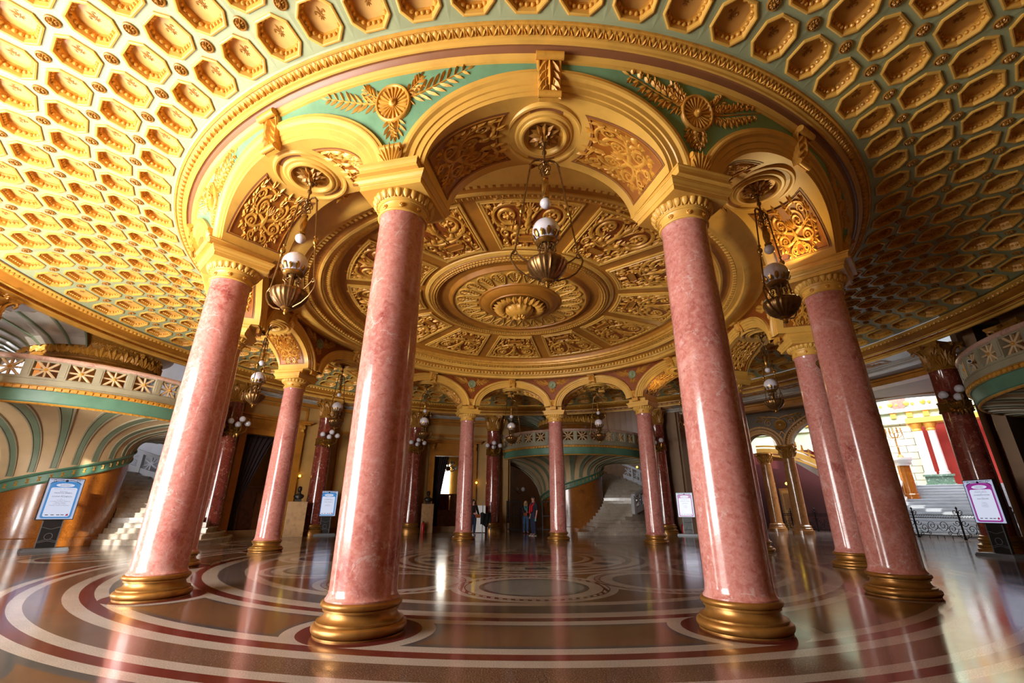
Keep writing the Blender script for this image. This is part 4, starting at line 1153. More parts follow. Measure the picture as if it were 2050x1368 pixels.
def make_stair():
    t = thing('spiral_staircase', 'x', 'staircase', group='spiral staircases with star panel balconies')
    mb = MB()
    lsweep(mb, [(1.9, 0), (1.9, .25), (1.86, .28), (1.86, 6.0)], -180, 180, 64); mb.build('drum', DRUMM, t, True)
    mb = MB()
    rows = []
    for k in range(97):
        th = -150+300*k/96; z = zband(th)
        rows.append([L(r, th, z+d) for r, d in ((1.86, -.17), (1.93, -.17), (1.95, -.13), (1.90, -.11), (1.90, .11), (1.97, .13), (2.0, .17), (1.98, .2), (1.90, .2))])
    mb.grid(rows); band = mb.build('drum_band', GREENF, t, True)
    mb = MB()
    for k in range(40):
        th = -148+7.5*k; z = zband(th)
        fn = lambda x, y, h, th=th, z=z: V(L(1.90+h, th+degrees(x/1.9), z+y))
        for s in (-1, 1):
            mb.leaf(fn, 0, 0, pi/2+s*.5, .08, .018, .02); mb.leaf(fn, 0, 0, -pi/2+s*.5, .08, .018, .02)
        mb.leaf(fn, 0, -.09, pi/2, .18, .015, .025)
    tag(mb.build('gold_motif', GOLD, band), kind='stuff')
    # flared underside, ribs as separate parts
    def fl(th, f):
        z0 = zband(th)+.2; e = 2.6 if th > -20 else 2.6-1.1*min(1, (-20-th)/90)
        rho = 1.93+(4.42-1.93)*f**e; z = z0+(3.93-z0)*(1-(1-f)**1.6)
        return rho, z
    mb = MB(); mb.grid([[L(*((lambda q: (q[0], th, q[1]))(fl(th, j/16)))) for j in range(17)] for th in [-130+250*k/120 for k in range(121)]])
    mb.build('flared_soffit', FLUTE, t, True)
    for k in range(17):
        th0 = -120+14*k
        mb = MB(); mb.cur = 0
        for dt, w, m in ((0, 1.9, 0), (-2.5, .45, 1), (2.5, .45, 1)):
            mb.cur = m; rows = []
            for j in range(17):
                f = .03+.97*j/16; rho, z = fl(th0, f); row = []
                for u, h in ((-w, .0), (-w*.9, .035 if m == 0 else .05), (w*.9, .035 if m == 0 else .05), (w, .0)):
                    row.append(L(rho+h*.6, th0+dt+u, z-h*.8))
                rows.append(row)
            mb.grid(rows)
        mb.build('soffit_rib', [FLUTEG, GREYP], t, True)
    mb = MB(); lsweep(mb, [(4.40, 3.90), (4.46, 3.90), (4.48, 3.95), (4.50, 3.96), (4.52, 4.05), (4.53, 4.27), (4.56, 4.28)], T0, T1, 80); fas = mb.build('fascia', GREENF, t, True)
    mb = MB(); lsweep(mb, [(4.41, 3.89), (4.45, 3.875), (4.49, 3.90), (4.48, 3.93)], T0, T1, 80)
    for k in range(100):
        th = T0+(T1-T0)*(k+.5)/100; fn = lambda x, y, h, th=th: V(L(4.47+h, th+degrees(x/4.47), 3.90+y))
        mb.leaf(fn, -.05, 0, 0, .12, .03, .03)
    mb.build('lower_bead', GOLD, fas)
    mb = MB()
    for k in range(110):
        th = T0+(T1-T0)*(k+.5)/110; lpbox(mb, 4.54, 4.63, th-.62, th+.62, 4.285, 4.36)
    lsweep(mb, [(4.54, 4.28), (4.57, 4.28), (4.59, 4.36), (4.64, 4.37), (4.64, 4.385), (4.54, 4.39)], T0, T1, 80)
    tag(mb.build('egg_moulding', GOLD, t), kind='stuff')
    mb = MB(); lsweep(mb, [(4.35, 4.40), (4.62, 4.40), (4.62, 4.43), (4.59, 4.44), (4.59, 4.57), (4.61, 4.58), (4.61, 4.61), (4.40, 4.61)], T0, T1, 80)
    mb.build('parapet_base', GREYP, t)
    mb = MB(); lsweep(mb, [(4.38, 3.95), (4.38, 4.40)], T0, T1, 60); lsweep(mb, [(1.86, 4.38), (4.4, 4.38)], T0, T1, 60); mb.build('balcony_floor', STONE, t)
    mb = MB(); lsweep(mb, [(4.38, 5.14), (4.42, 5.12), (4.58, 5.12), (4.63, 5.15), (4.65, 5.19), (4.63, 5.24), (4.58, 5.26), (4.42, 5.26), (4.37, 5.22), (4.38, 5.14)], T0, T1, 80); mb.build('handrail', RAILM, t, True)
    mb = MB(); n = 24; st = (T1-T0)/n
    for k in range(n+1):
        th = T0+st*k; lpbox(mb, 4.42, 4.60, th-1.25, th+1.25, 4.61, 5.13); lpbox(mb, 4.59, 4.615, th-.75, th+.75, 4.68, 5.06)
    for k in range(n):
        a, b = T0+st*k+1.25, T0+st*(k+1)-1.25
        for z0, z1 in ((4.61, 4.65), (5.09, 5.13)): lpbox(mb, 4.46, 4.57, a, b, z0, z1, 2)
    bal = mb.build('balustrade', GREYP, t)
    first = None
    for k in range(n):
        th = T0+st*(k+.5)
        if first is None:
            mb = MB(); mb.cur = 0
            hw = degrees(.24/4.5)+.0; W = rad(st/2-1.25)*4.5
            fn = lambda x, y, h: V(L(4.52+h, degrees(x/4.52), 4.87+y))
            for ang in (0, 45, 90, 135):
                c, s = cos(rad(ang)), sin(rad(ang)); Rr = min(W/abs(c) if abs(c) > .01 else 9, .22/abs(s) if abs(s) > .01 else 9)
                w = .022 if ang % 90 == 0 else .03
                for sg in (-1, 1):
                    rows = []
                    for q in (0, Rr):
                        x, y = c*q*sg, s*q*sg; nx, ny = -s*w, c*w
                        rows.append([fn(x+nx, y+ny, -.04), fn(x+nx, y+ny, .03), fn(x, y, .042), fn(x-nx, y-ny, .03), fn(x-nx, y-ny, -.04)])
                    mb.grid(rows, closev=True)
            mb.cur = 1; mb.flower(fn, 0, 0, .06, 8, .06); mb.disc(fn, 0, 0, [(.045, .03), (.04, .06), (.015, .075)], 12)
            first = mb.build('star_panel', [FLUTE, GOLD], bal); first.rotation_euler[2] = rad(th); 
        else:
            c = first.copy(); COL.objects.link(c); CH[bal.name].append(c); c.rotation_euler[2] = rad(th)
    # upper drum: frieze capital
    mb = MB(); lsweep(mb, [(1.86, 5.92), (1.98, 5.95), (2.0, 6.0), (1.95, 6.03), (1.94, 6.07), (1.96, 6.55), (2.0, 6.58), (2.1, 6.61), (2.16, 6.66), (2.3, 6.72), (2.34, 6.78), (2.34, 7.2)], -180, 180, 72); capi = mb.build('drum_capital', GOLDD, t, True)
    mb = MB()
    for k in range(36):
        fn = lambda x, y, h, k=k: V(L(1.965+h, 10*k+degrees(x/1.97), 6.08+y))
        for q in (-1, 0, 1): mb.leaf(fn, q*.05, 0, pi/2-q*.42, .42 if q == 0 else .34, .085, .08)
        if k % 3 == 0: mb.flower(fn, .17, .42, .11, 7, .08); mb.tube([fn(.17, .05, .03), fn(.17, .3, .05)], .03, 6)
        for s in (-1, 1): mb.ribbon(fn, spiral(s*.09, .5, .07, .015, -pi/2, 1.2*s, 10), .016, .05)
    mb.build('frieze_relief', GOLD, capi)
    # steps
    N = 22; TH0, DT = 14, 6.6
    for k in range(N):
        z1 = .165*(k+1); th = TH0+DT*k
        ro = 4.55 if k > 3 else 4.55+.28*(4-k)
        mb = MB()
        a1 = th+DT*1.25; 
        if k < 3:   # bullnosed bottom steps
            pts = []
            for q in range(13): pts.append(L(1.9+(ro-1.9)*q/12, th-(4-k)*1.2*sin(q/12*pi*.9)-2.0*(3-k)*(q/12)**3, 0)[:2])
            for q in range(13): pts.append(L(ro, th-2.0*(3-k)+(118-th)*q/12, 0)[:2])
            pts.append(L(1.9, 118, 0)[:2])
            mb.prism(pts, z1-.165 if k else 0, z1)
            mb.prism([(x*1.006, y*1.006) for x, y in pts], z1-.035, z1+.002)
        else:
            lpbox(mb, 1.88, ro, th, min(th+DT*3.2, 185), 0 if k < 9 else z1-.33, z1-.03, 4); lpbox(mb, 1.88, ro, th-.45, min(th+DT*1.3, 185), z1-.035, z1, 3)
        mb.build('step', STEPM, t)
    # outer parapet following the steps
    mb = MB(); pn = []
    for k in range(8):
        a, b = 48+11*k, 48+11*(k+1)
        def sz(th): return .165*max(0, (th-TH0)/DT)+.1
        for z0, z1, r0, r1 in ((0, .28, 4.56, 4.72), (.86, 1.0, 4.52, 4.76)):
            rows = []
            for q in range(4):
                th = a+(b-a)*q/3; rows.append([L(r0, th, sz(th)+z0), L(r1, th, sz(th)+z0), L(r1, th, sz(th)+z1), L(r0, th, sz(th)+z1)])
            i = mb.grid(rows, closev=True); mb.face(*i[0][::-1]); mb.face(*i[-1])
        lpbox(mb, 4.54, 4.74, a-1, a+1, sz(a), sz(a)+.9)
        fn = lambda x, y, h, a=a, b=b: V(L(4.64-h, (a+b)/2-degrees(x/4.64), sz((a+b)/2)+.57+y+(-x/4.64)*degrees(1)*.165/DT*-1.0))
        for ang in (0, 45, 90, 135):
            c, s = cos(rad(ang)), sin(rad(ang))
            for sg in (-1, 1):
                w = .03; Rr = min(.36/abs(c) if abs(c) > .01 else 9, .28/abs(s) if abs(s) > .01 else 9)
                mb.grid([[fn(c*q*sg-s*w, s*q*sg+c*w, -.03), fn(c*q*sg-s*w, s*q*sg+c*w, .03), fn(c*q*sg+s*w, s*q*sg-c*w, .03), fn(c*q*sg+s*w, s*q*sg-c*w, -.03)] for q in (0, Rr)], closev=True)
    mb.build('outer_parapet', GREYW, t)
    # upper flight underside, going on to the next floor on the left
    mb = MB()
    for th0 in range(-150, -44, 12):
        mb.cur = 0; rows = []
        for j in range(9):
            f = j/8; rows.append([L(2.05+2.6*f, th0+u, 6.1+.6*f**.6+(th0+u+150)*.003) for u in (0, 3, 6, 9, 11)])
        mb.grid(rows)
        mb.cur = 1; rows = []
        for j in range(9):
            f = j/8; rows.append([L(2.05+2.6*f, th0+u, 6.1+.6*f**.6+(th0+u+150)*.003-h) for u, h in ((10.6, 0), (11, .05), (12, .05), (12.4, 0))])
        mb.grid(rows)
        mb.cur = 2
        fn = lambda x, y, h, th0=th0: V(L(4.0+y, th0+5.5+degrees(x/4), 6.1+.6*((1.95+y)/2.6)**.6+(th0+155)*.003-h))
        mb.disc(fn, 0, 0, [(.26, 0), (.25, .04), (.2, .05), (.19, .03), (.1, .05), (.03, .07)], 20)
    mb.build('upper_flight_soffit', [STONE, FLUTEG, GOLDD], t)
    return t
st0 = make_stair()
for p, txt in ((-105, 'spiral staircase with ochre drum and green-banded balcony at the left picture edge'),
               (166, 'distant spiral staircase with balcony behind the central far columns'),
               (77, 'dark balcony staircase at the right picture edge')):
    o = st0 if p == -105 else copy_tree(st0)
    o.location = P(16.5, p); o.rotation_euler[2] = rad(p); o['label'] = txt
# alcove walls behind the staircases
def alcove(name, p, mat, half=62):
    mb = MB(); c = P(16.5, p); rows = []
    for k in range(41):
        th = 72+(k/40)*216; q = V(L(5.65, th, 0)); q.rotate(MX.Rotation(rad(p), 3, 'Z')); q += c
        rows.append([(q.x, q.y, 0), (q.x, q.y, 9)])
    mb.grid(rows); mb.face(*[mb.vert(r[1]) for r in rows]); o = mb.build(name, mat); md = o.modifiers.new('thick', 'SOLIDIFY'); md.thickness = .2; md.offset = 1
    return tag(o, kind='structure')
alcove('wall_left_stairwell', -105, WALLG); alcove('wall_back_stairwell', 166, WALLD); alcove('wall_right_stairwell', 77, WALLD)
# ---------------------------------------------------------------- stair hall on the right
def Hf(u, d, z=0.0): return V((-.602+.7317*u+.6816*d, -12.411-.6816*u+.7317*d, z))
WHITE = paint('white_marble', '#dcdcdc', .3, 0, .05, 2)
WSTEP = paint('white_step_marble', '#a9b0b8', .35, 0, .06, 3)
ASHLAR = paint('cream_ashlar', '#d9d5bd', .5, 0, .04, 3)
def ashlar():
    m, t, b = newmat('coursed_stone')
    uv = coords(t, 'Object'); br = t.nodes.new('ShaderNodeTexBrick')
    br.inputs['Color1'].default_value = (*lin('#dcd8bd'), 1); br.inputs['Color2'].default_value = (*lin('#cfd0b2'), 1); br.inputs['Mortar'].default_value = (*lin('#5f5a48'), 1)
    br.inputs['Scale'].default_value = 1; br.inputs['Mortar Size'].default_value = .018; br.inputs['Brick Width'].default_value = .95; br.inputs['Row Height'].default_value = .42
    sw = t.nodes.new('ShaderNodeSeparateXYZ'); cb = t.nodes.new('ShaderNodeCombineXYZ'); t.links.new(uv, sw.inputs[0]); t.links.new(sw.outputs[0], cb.inputs[0]); t.links.new(sw.outputs[2], cb.inputs[1])
    t.links.new(cb.outputs[0], br.inputs['Vector']); t.links.new(br.outputs[0], b.inputs['Base Color']); b.inputs['Roughness'].default_value = .5
    return m
COURSE = ashlar()
CRIMSON = paint('crimson_wall', '#9c2a22', .55, 0, .08, 1.2)
MAROON = paint('maroon_wall', '#4a1418', .55, 0, .08, 1.2)
DARKST = paint('dark_stucco', '#5b452c', .5, 0, .1, 4)
GREENM = marble('green_marble', '#5d7d6d', '#93ab9c', '#2f4a40', '#c9d4cc', .2, 4, .05)
IRON = paint('black_iron', '#15161a', .45, .6, .15, 20)
def hbox(mb, u0, u1, d0, d1, z0, z1):
    p = [Hf(u, d, z) for z in (z0, z1) for u, d in ((u0, d0), (u1, d0), (u1, d1), (u0, d1))]
    i = [mb.vert(q) for q in p]
    for q in ((0, 3, 2, 1), (4, 5, 6, 7), (0, 1, 5, 4), (1, 2, 6, 5), (2, 3, 7, 6), (3, 0, 4, 7)): mb.face(*(i[k] for k in q))
HROT = math.atan2(-.6816, .7317)
def hthing(name, label, cat, u, d, z=0, group=None): return thing(name, label, cat, Hf(u, d, z), HROT, group)
# (inside an hthing: local x = to the right along the hall, y = deeper, z up)
mb = MB(); hbox(mb, -1.7, .95, 0+38.0, 38.3, 0, 6.4); o = mb.build('wall_stairhall_ashlar', COURSE)
M0 = MX.Translation(Hf(0, 38)) @ MX.Rotation(HROT, 4, 'Z')
o.data.transform(M0.inverted()); o.matrix_world = M0; tag(o, kind='structure')
mb = MB(); hbox(mb, .95, 6, 38.0, 38.3, 0, 6.4); hbox(mb, 5.8, 6, 29, 38, 0, 9); tag(mb.build('wall_stairhall_red', CRIMSON), kind='structure')
mb = MB(); hbox(mb, -10, -1.7, 38, 38.3, 0, 5.2); hbox(mb, -10.2, -10, 28.6, 38.3, 0, 9); tag(mb.build('wall_stairhall_maroon', MAROON), kind='structure')
fr_ = MB(); hbox(fr_, -10, 6, 37.75, 38.3, 6.4, 6.5); hbox(fr_, -10, 6, 37.9, 38.3, 6.5, 7.1); hbox(fr_, -10, 6, 37.6, 38.3, 7.1, 7.3); hbox(fr_, -10, 6, 37.9, 38.3, 7.3, 9.2); hbox(fr_, -10, -1.7, 37.95, 38.3, 5.2, 6.4)
TEAL = paint('pale_teal_stucco', '#b9cdbb', .5, 0, .04, 2)
fro = tag(fr_.build('wall_stairhall_frieze', TEAL), kind='structure')
mb = MB()
for k in range(14):
    u = -5+.8*k; hbox(mb, u-.14, u+.14, 37.72, 37.9, 6.75, 7.1); mb.ball(Hf(u, 37.8, 7.65), .16, 8, 6); mb.ball(Hf(u+.3, 37.8, 7.6), .1, 8, 6)
tag(mb.build('frieze_ornament', GOLD, fro), kind='stuff')
RSH = paint('red_shield_paint', '#b85a50', .5, 0, .2, 12)
mb = MB(); Mh = MX.Translation(Hf(.2, 37.88, 7.75)) @ MX.Rotation(HROT, 4, 'Z') @ MX.Rotation(pi/2, 4, 'X')
mb.prism([(-.42, .45), (.42, .45), (.42, -.1), (.25, -.38), (0, -.5), (-.25, -.38), (-.42, -.1)], 0, .12, Mh)
mb.build('shield', RSH, fro)
# arch wall between the rotunda and the stair hall
mb = MB()
def archwall(us, zl):
    for (u0, z0), (u1, z1) in zip(us, us[1:]):
        hbox(mb, u0, u1, 28.0, 28.6, 0, 7.2) if zl is None else None
def opening(cu, a, zs, b, u):
    k = 1-((u-cu)/a)**2
    return zs+b*sqrt(max(0, k))
N = 48; us = [-9.6+(5.8+9.6)*k/160 for k in range(161)]
for u0, u1 in zip(us, us[1:]):
    um = (u0+u1)/2
    if abs(um-.4) < 5.0: lo = [opening(.4, 5.0, 4.45, 1.85, u) for u in (u0, u1)]
    elif abs(um+6.05) < .75: lo = [opening(-6.05, .75, 4.45, .7, u) for u in (u0, u1)]
    elif abs(um+8.2) < .7: lo = [opening(-8.2, .7, 4.45, .75, u) for u in (u0, u1)]
    elif abs(um+4.95) < .4 or abs(um+7.3) < .3: lo = [4.45, 4.45]
    else: lo = [0, 0]
    q = [[Hf(u, d, z) for u, z in ((u0, lo[0]), (u1, lo[1]), (u1, 7.2), (u0, 7.2))] for d in (28.0, 28.6)]
    i = [[mb.vert(p) for p in r] for r in q]
    mb.face(*i[0]); mb.face(*i[1][::-1]); mb.face(i[0][0], i[1][0], i[1][1], i[0][1]); mb.face(i[0][3], i[0][2], i[1][2], i[1][3])
aw = tag(mb.build('wall_stairhall_arches', DARKST), kind='structure')
mb = MB()
for cu, a, zs, b in ((.4, 5.0, 4.45, 1.85), (-6.05, .75, 4.45, .7)):
    for off, w, h in ((.0, .10, .10), (.12, .14, .06), (.30, .10, .09)):
        rows = []
        for k in range(49):
            t = pi*k/48
            rows.append([Hf(cu-(a+e)*cos(t), 28-hh, zs+(b+e)*sin(t)) for e, hh in ((off, 0), (off, h), (off+w, h), (off+w, 0))])
        mb.grid(rows)
    for k in range(60):
        t = pi*(k+.5)/60; mb.ball(Hf(cu-(a+.24)*cos(t), 27.95, zs+(b+.24)*sin(t)), .05 if a > 2 else .025, 6, 4)
mb.build('arch_moulding', GOLDD, aw)
mb = MB()
fn = lambda x, y, h: Hf(-4.95+x, 28-h, 5.55+y)
mb.disc(fn, 0, 0, [(.32, 0), (.3, .08), (.22, .05), (.12, .1), (.05, .14)], 20)
for s in (-1, 1):
    mb.ribbon(fn, bez((0, .35), (s*.3, .5), (s*.6, .45), (s*.9, .55)), taper(15, .05, .03), .06); mb.ribbon(fn, spiral(s*.55, .15, .22, .05, pi/2, -1.3*s, 18), .03, .06)
    for q in range(8): mb.leaf(fn, s*(.3+.1*q), .4, (0 if s > 0 else pi)+(.8 if q % 2 else -.8), .25, .06, .06)
    mb.ribbon(fn, bez((0, -.35), (s*.1, -.5), (s*.25, -.6), (0, -.95)), taper(15, .05, .02), .06)
fn2 = lambda x, y, h: Hf(.2+x, 28-h, 6.45+y)
mb.build('spandrel_relief', GOLDD, aw)
for nm, (a_, b_) in dict(wall_vestibule_left=(P(14.8, 141.8), Hf(-9.5, 28.3)), wall_vestibule_right=(P(14.8, 92.5), Hf(5.8, 28.3))).items():
    mb = MB(); d_ = (b_-a_).normalized(); n_ = V((-d_.y, d_.x, 0))*.15
    q_ = [[mb.vert(x+s*n_+V((0, 0, z))) for s in (-1, 1)] for x, z in ((a_, 0), (b_, 0), (b_, 7.2), (a_, 7.2))]
    for k in range(4): mb.face(q_[k][0], q_[(k+1) % 4][0], q_[(k+1) % 4][1], q_[k][1])
    mb.face(*[x[0] for x in q_]); mb.face(*[x[1] for x in q_][::-1]); tag(mb.build(nm, WALLD), kind='structure')
# vestibule ceiling
mb = MB(); rows = []
for k in range(23):
    p = 97+2*k; c, s_ = sin(rad(p)), -cos(rad(p))
    t = (28.0-(.602*.6816+12.411*.7317))/(c*.6816+s_*.7317) if True else 0
    rows.append([P(14.9, p, 6.22), V((c*t, s_*t, 6.32))])
mb.grid(rows); vst = tag(mb.build('ceiling.002', WALLD), kind='structure')
mb = MB(); mb.pbox(15.9, 16.5, 96, 141, 5.98, 6.3, 20); mb.pbox(15.75, 16.65, 96, 141, 6.16, 6.3, 20); mb.build('beam', CREAMD, vst)
# brown columns under the arch springs
bc = None
for n_, (u, txt) in enumerate(((-4.95, 'brown marble column under the dark arch, nearer the half hidden pink column'), (-6.75, 'brown marble column left of its twin, just right of the right foreground column'))):
    if bc is None:
        bc = hthing('brown_marble_column', txt, 'column', u, 28.3, 0, 'brown marble columns of the stair hall arch')
        mb = MB(); mb.lathe([(0, 0), (.5, 0), (.5, .2), (.45, .22), (.44, .3), (.4, .34), (.42, .4), (.36, .46), (0, .46)], 32); mb.build('base', BROWNM, bc, True)
        mb = MB(); mb.lathe([(.345, .45), (.33, .55), (.32, 2), (.285, 3.75), (.30, 3.8)], 32); mb.build('shaft', BROWNM, bc, True)
        mb = MB(); mb.lathe([(.29, 3.78), (.31, 3.8), (.29, 3.84), (.3, 4.1), (.36, 4.3), (.46, 4.36), (.5, 4.38), (.5, 4.46), (0, 4.46)], 24)
        for tier, (z, LL) in enumerate(((3.84, .3), (3.95, .38))):
            for k in range(8):
                a = rad(45*k+22*tier)
                fn = lambda x, y, h, a=a, LL=LL, z=z: V(((.31+.14*(y/LL)**2+h)*sin(a+x/.35), -(.31+.14*(y/LL)**2+h)*cos(a+x/.35), z+y))
                for q in (-1, 0, 1): mb.leaf(fn, q*.03, 0, pi/2-q*.3, LL, .05, .06)
        for k in range(4):
            a = rad(45+90*k); mb.ball((.5*sin(a), -.5*cos(a), 4.3), .09, 8, 6)
        mb.build('capital', GOLDD, bc, True)
    else:
        o = copy_tree(bc); o.location = Hf(u, 31.3); o['label'] = txt
# white stairs
t = hthing('white_staircase', 'broad flight of white marble steps in the bright hall at right', 'staircase', 1, 29.6)
for k in range(16):
    mb = MB(); y = .42*k; z = .16*(k+1); f = max(0, (5-k)*.12)
    mb.box((-2.0-f, y, 0 if k < 8 else z-.4), (3.6, y+.9, z-.04)); mb.box((-2.0-f, y-.04, z-.04), (3.6, y+.44, z)); mb.build('step', WSTEP, t)
mb = MB(); mb.box((-2.7, 6.72, 0), (4.6, 8.38, 2.56)); mb.build('landing', WHITE, t)
# curved balustrade on the left of the stairs
t = hthing('stair_balustrade', 'curved white handrail on reddish balusters left of the white steps', 'balustrade', -.9, 29.8)
def rail(f): return V((-.55+1.25*f**1.4, .2+6.2*f, .95+2.6*f))
mb = MB(); pts = [rail(k/20) for k in range(21)]
rows = [[p+V((x, 0, z)) for x, z in ((-.17, -.06), (-.17, .05), (-.1, .10), (.1, .10), (.17, .05), (.17, -.06))] for p in pts]
i = mb.grid(rows, closev=True); mb.face(*i[0][::-1]); mb.face(*i[-1]); mb.build('handrail', WHITE, t, True, ang=60)
mb = MB(); rows = [[p+V((x, 0, z)) for x, z in ((-.2, -.95), (-.2, -.72), (.2, -.72), (.2, -.95))] for p in pts]
i = mb.grid(rows, closev=True); mb.face(*i[0][::-1]); mb.face(*i[-1]); mb.build('stringer', WHITE, t)
BALR = marble('red_baluster_marble', '#a8685a', '#c58f80', '#7d4136', '#d9b8aa', .3, 6)
for k in range(18):
    p = rail((k+.5)/18); mb = MB(); mb.lathe([(.07, -.74), (.07, -.68), (.04, -.64), (.085, -.45), (.05, -.25), (.04, -.15), (.07, -.1), (.07, -.04)], 12, c=p); mb.build('baluster', BALR, t, True)
# pillar with candelabrum
t = hthing('marble_pillar', 'orange-brown marble pillar with white cap at the head of the curved handrail', 'pillar', -.38, 34.2)
mb = MB(); mb.lathe([(0, 1.4), (.34, 1.4), (.34, 2.0), (.30, 2.05), (.28, 3.55), (0, 3.55)], 24); mb.build('shaft', DRUMM, t, True)
mb = MB(); mb.lathe([(.28, 3.55), (.36, 3.6), (.36, 3.7), (.42, 3.78), (.48, 3.86), (.48, 3.98), (.3, 4.0), (0, 4.02)], 24); mb.build('cap', WHITE, t, True)
mb = MB(); mb.lathe([(0, 0), (.5, 0), (.5, 1.2), (.4, 1.4), (0, 1.4)], 20); mb.build('foot', WHITE, t, True)
t = hthing('candelabrum', 'slender bronze candelabrum standing on the brown marble pillar', 'candelabrum', -.38, 34.2, 4.02)
mb = MB(); mb.lathe([(0, 0), (.16, 0), (.12, .08), (.05, .16), (.04, .5), (.06, .55), (.03, .6), (.03, 1.3), (.06, 1.36), (.03, 1.42), (.02, 1.7), (0, 1.72)], 12); mb.build('stem', GOLDD, t, True)
for k in range(6):
    a = 2*pi*k/6; mb = MB(); mb.tube([(.03*cos(a), .03*sin(a), 1.15), (.2*cos(a), .2*sin(a), 1.1), (.36*cos(a), .36*sin(a), 1.25), (.34*cos(a), .34*sin(a), 1.45)], .022, 6)
    mb.lathe([(0, 0), (.06, .0), (.07, .03), (.03, .05), (.03, .2), (0, .2)], 8, c=(.34*cos(a), .34*sin(a), 1.45)); mb.build('arm', GOLDD, t, True)
# white column pair on green pedestal
t = hthing('pedestal', 'green veined marble pedestal at the top of the white steps', 'pedestal', 1.05, 36.9, 2.56)
mb = MB(); mb.box((-.62, -.3, .06), (.62, .3, .52)); mb.box((-.68, -.36, 0), (.68, .36, .08)); mb.box((-.7, -.38, .5), (.7, .38, .6)); mb.build('block', GREENM, t)
for k, (u, txt) in enumerate(((.72, 'white pilaster-like column on the left of the green pedestal, gold capital'), (1.36, 'round white column on the right of the green pedestal, before the crimson wall'))):
    t = hthing('white_column', txt, 'column', u, 36.9, 3.16, 'white columns on the green pedestal')
    mb = MB(); mb.lathe([(0, 0), (.27, 0), (.27, .06), (.24, .1), (.25, .16), (.21, .2), (.2, .24), (.185, 2.5), (.2, 2.55), (0, 2.55)], 24) if k else (mb.box((-.27, -.27, 0), (.27, .27, .15)), mb.box((-.22, -.22, .15), (.22, .22, 2.55)))
    mb.build('shaft', WHITE, t, bool(k))
    mb = MB(); mb.lathe([(.2, 2.55), (.24, 2.6), (.22, 2.7), (.34, 2.95), (.36, 3.05), (0, 3.05)], 16); mb.build('capital', GOLD, t, True)
mb = MB(); hbox(mb, -.4+.7, 6, 36.5, 37.4, 6.2, 6.5); o = tag(mb.build('trim_3', CREAM), kind='structure')
# upper flight with gallery balustrade on the left
t = hthing('gallery_stair', 'white upper stair flight with gilded balusters and red panels seen through the arch', 'staircase', -5, 34)
def gz(x): return 1.05*(-x)*.78+5.15
mb = MB()
for d0, z0, z1 in ((0, -1.15, -.62), (0, -.12, .02)):
    rows = [[V((x, y, gz(x)+z)) for y, z in ((-.2, z0), (-.2, z1), (.25, z1), (.25, z0))] for x in (-1.6, 3.2)]
    i = mb.grid(rows, closev=True); mb.face(*i[0][::-1]); mb.face(*i[-1])
mb.build('stringer', WHITE, t)
mb = MB(); rows = [[V((x, .0, gz(x)+z)) for z in (-1.2, -1.6)]+[V((x, 1.2, gz(x)-1.6))] for x in (-1.6, 3.2)]; mb.grid(rows); mb.build('underside', WHITE, t)
for k in range(14):
    x = -1.4+.33*k; mb = MB(); mb.lathe([(.06, -.62), (.05, -.55), (.08, -.42), (.04, -.25), (.06, -.12)], 8, c=(x, 0, gz(x))); mb.build('baluster', GOLD, t, True)
for x0 in (-1.3, .35, 2.0):
    mb = MB(); rows = [[V((x, .12, gz(x)+z)) for z in (-.6, -.12)] for x in (x0, x0+.55)]; mb.grid(rows); o = mb.build('red_panel', CRIMSON, t)
# maroon alcove arch and door
mb = MB()
for off, w in ((0, .12), (.2, .3), (.6, .1)):
    rows = []
    for k in range(33):
        tt = pi*.5*k/32; rows.append([Hf(-7.6+(5.0+e)*sin(tt), 33.5-h, .3+(4.2+e)*cos(tt)) for e, h in ((off, 0), (off, .12), (off+w, .12), (off+w, 0))])
    mb.grid(rows)
rows = []
for k in range(33):
    tt = pi*.5*k/32; rows.append([Hf(-7.6+5.0*sin(tt), d, .3+4.2*cos(tt)) for d in (33.5, 37)])
mb.grid(rows)
o = tag(mb.build('wall_stairhall_underarch', CREAM, smooth=True, ang=40), kind='structure')
mb = MB(); hbox(mb, -7.5, -6.5, 37.8, 37.95, 0, 2.5); dr = tag(mb.build('door_3', CREAM), kind='structure')
mb = MB(); hbox(mb, -7.62, -6.38, 37.85, 37.98, 0, 2.64); mb.build('frame', CREAMD, dr)
mb = MB()
for z0, z1 in ((.2, 1.0), (1.2, 2.3)):
    for a, b in ((-7.4, -7.05), (-6.95, -6.6)): hbox(mb, a, b, 37.77, 37.8, z0, z1)
mb.build('panel', CREAMD, dr)

# iron railing
t = thing('iron_railing', 'black scrolled wrought iron railing across the foot of the white steps', 'railing', V((18.7, 13, 0)), 0)
A_, B_ = V((.75, -7.6, 0)), V((-.7, 6.4, 0))
dirv = (B_-A_).normalized(); Lr = (B_-A_).length; nP = 7
for k in range(nP+1):
    q = A_+dirv*(Lr*k/nP); mb = MB(); mb.lathe([(.05, 0), (.06, .05), (.035, .1), (.035, 1.05), (.06, 1.08), (.03, 1.12), (.02, 1.2), (.045, 1.26), (.0, 1.34)], 8, c=q)
    fr3 = lambda x, y, h, q=q: q+dirv*x+V((0, 0, y))+V((1, 0, 0))*h
    for s in (-1, 1):
        mb.tube([fr3(x, y, 0) for x, y in spiral(s*.11, 1.1, .10, .03, -pi/2, 1.3*s, 12)], .014, 5)
        mb.tube([fr3(x, y, 0) for x, y in bez((0, .02), (s*.12, .05), (s*.2, .12), (s*.14, .2), 8)], .014, 5)
    mb.build('post', IRON, t, True)
mb = MB()
for z in (.12, .86, .98): mb.tube([A_+V((0, 0, z)), B_+V((0, 0, z))], .016, 6)
mb.build('rail', IRON, t)
scr = None
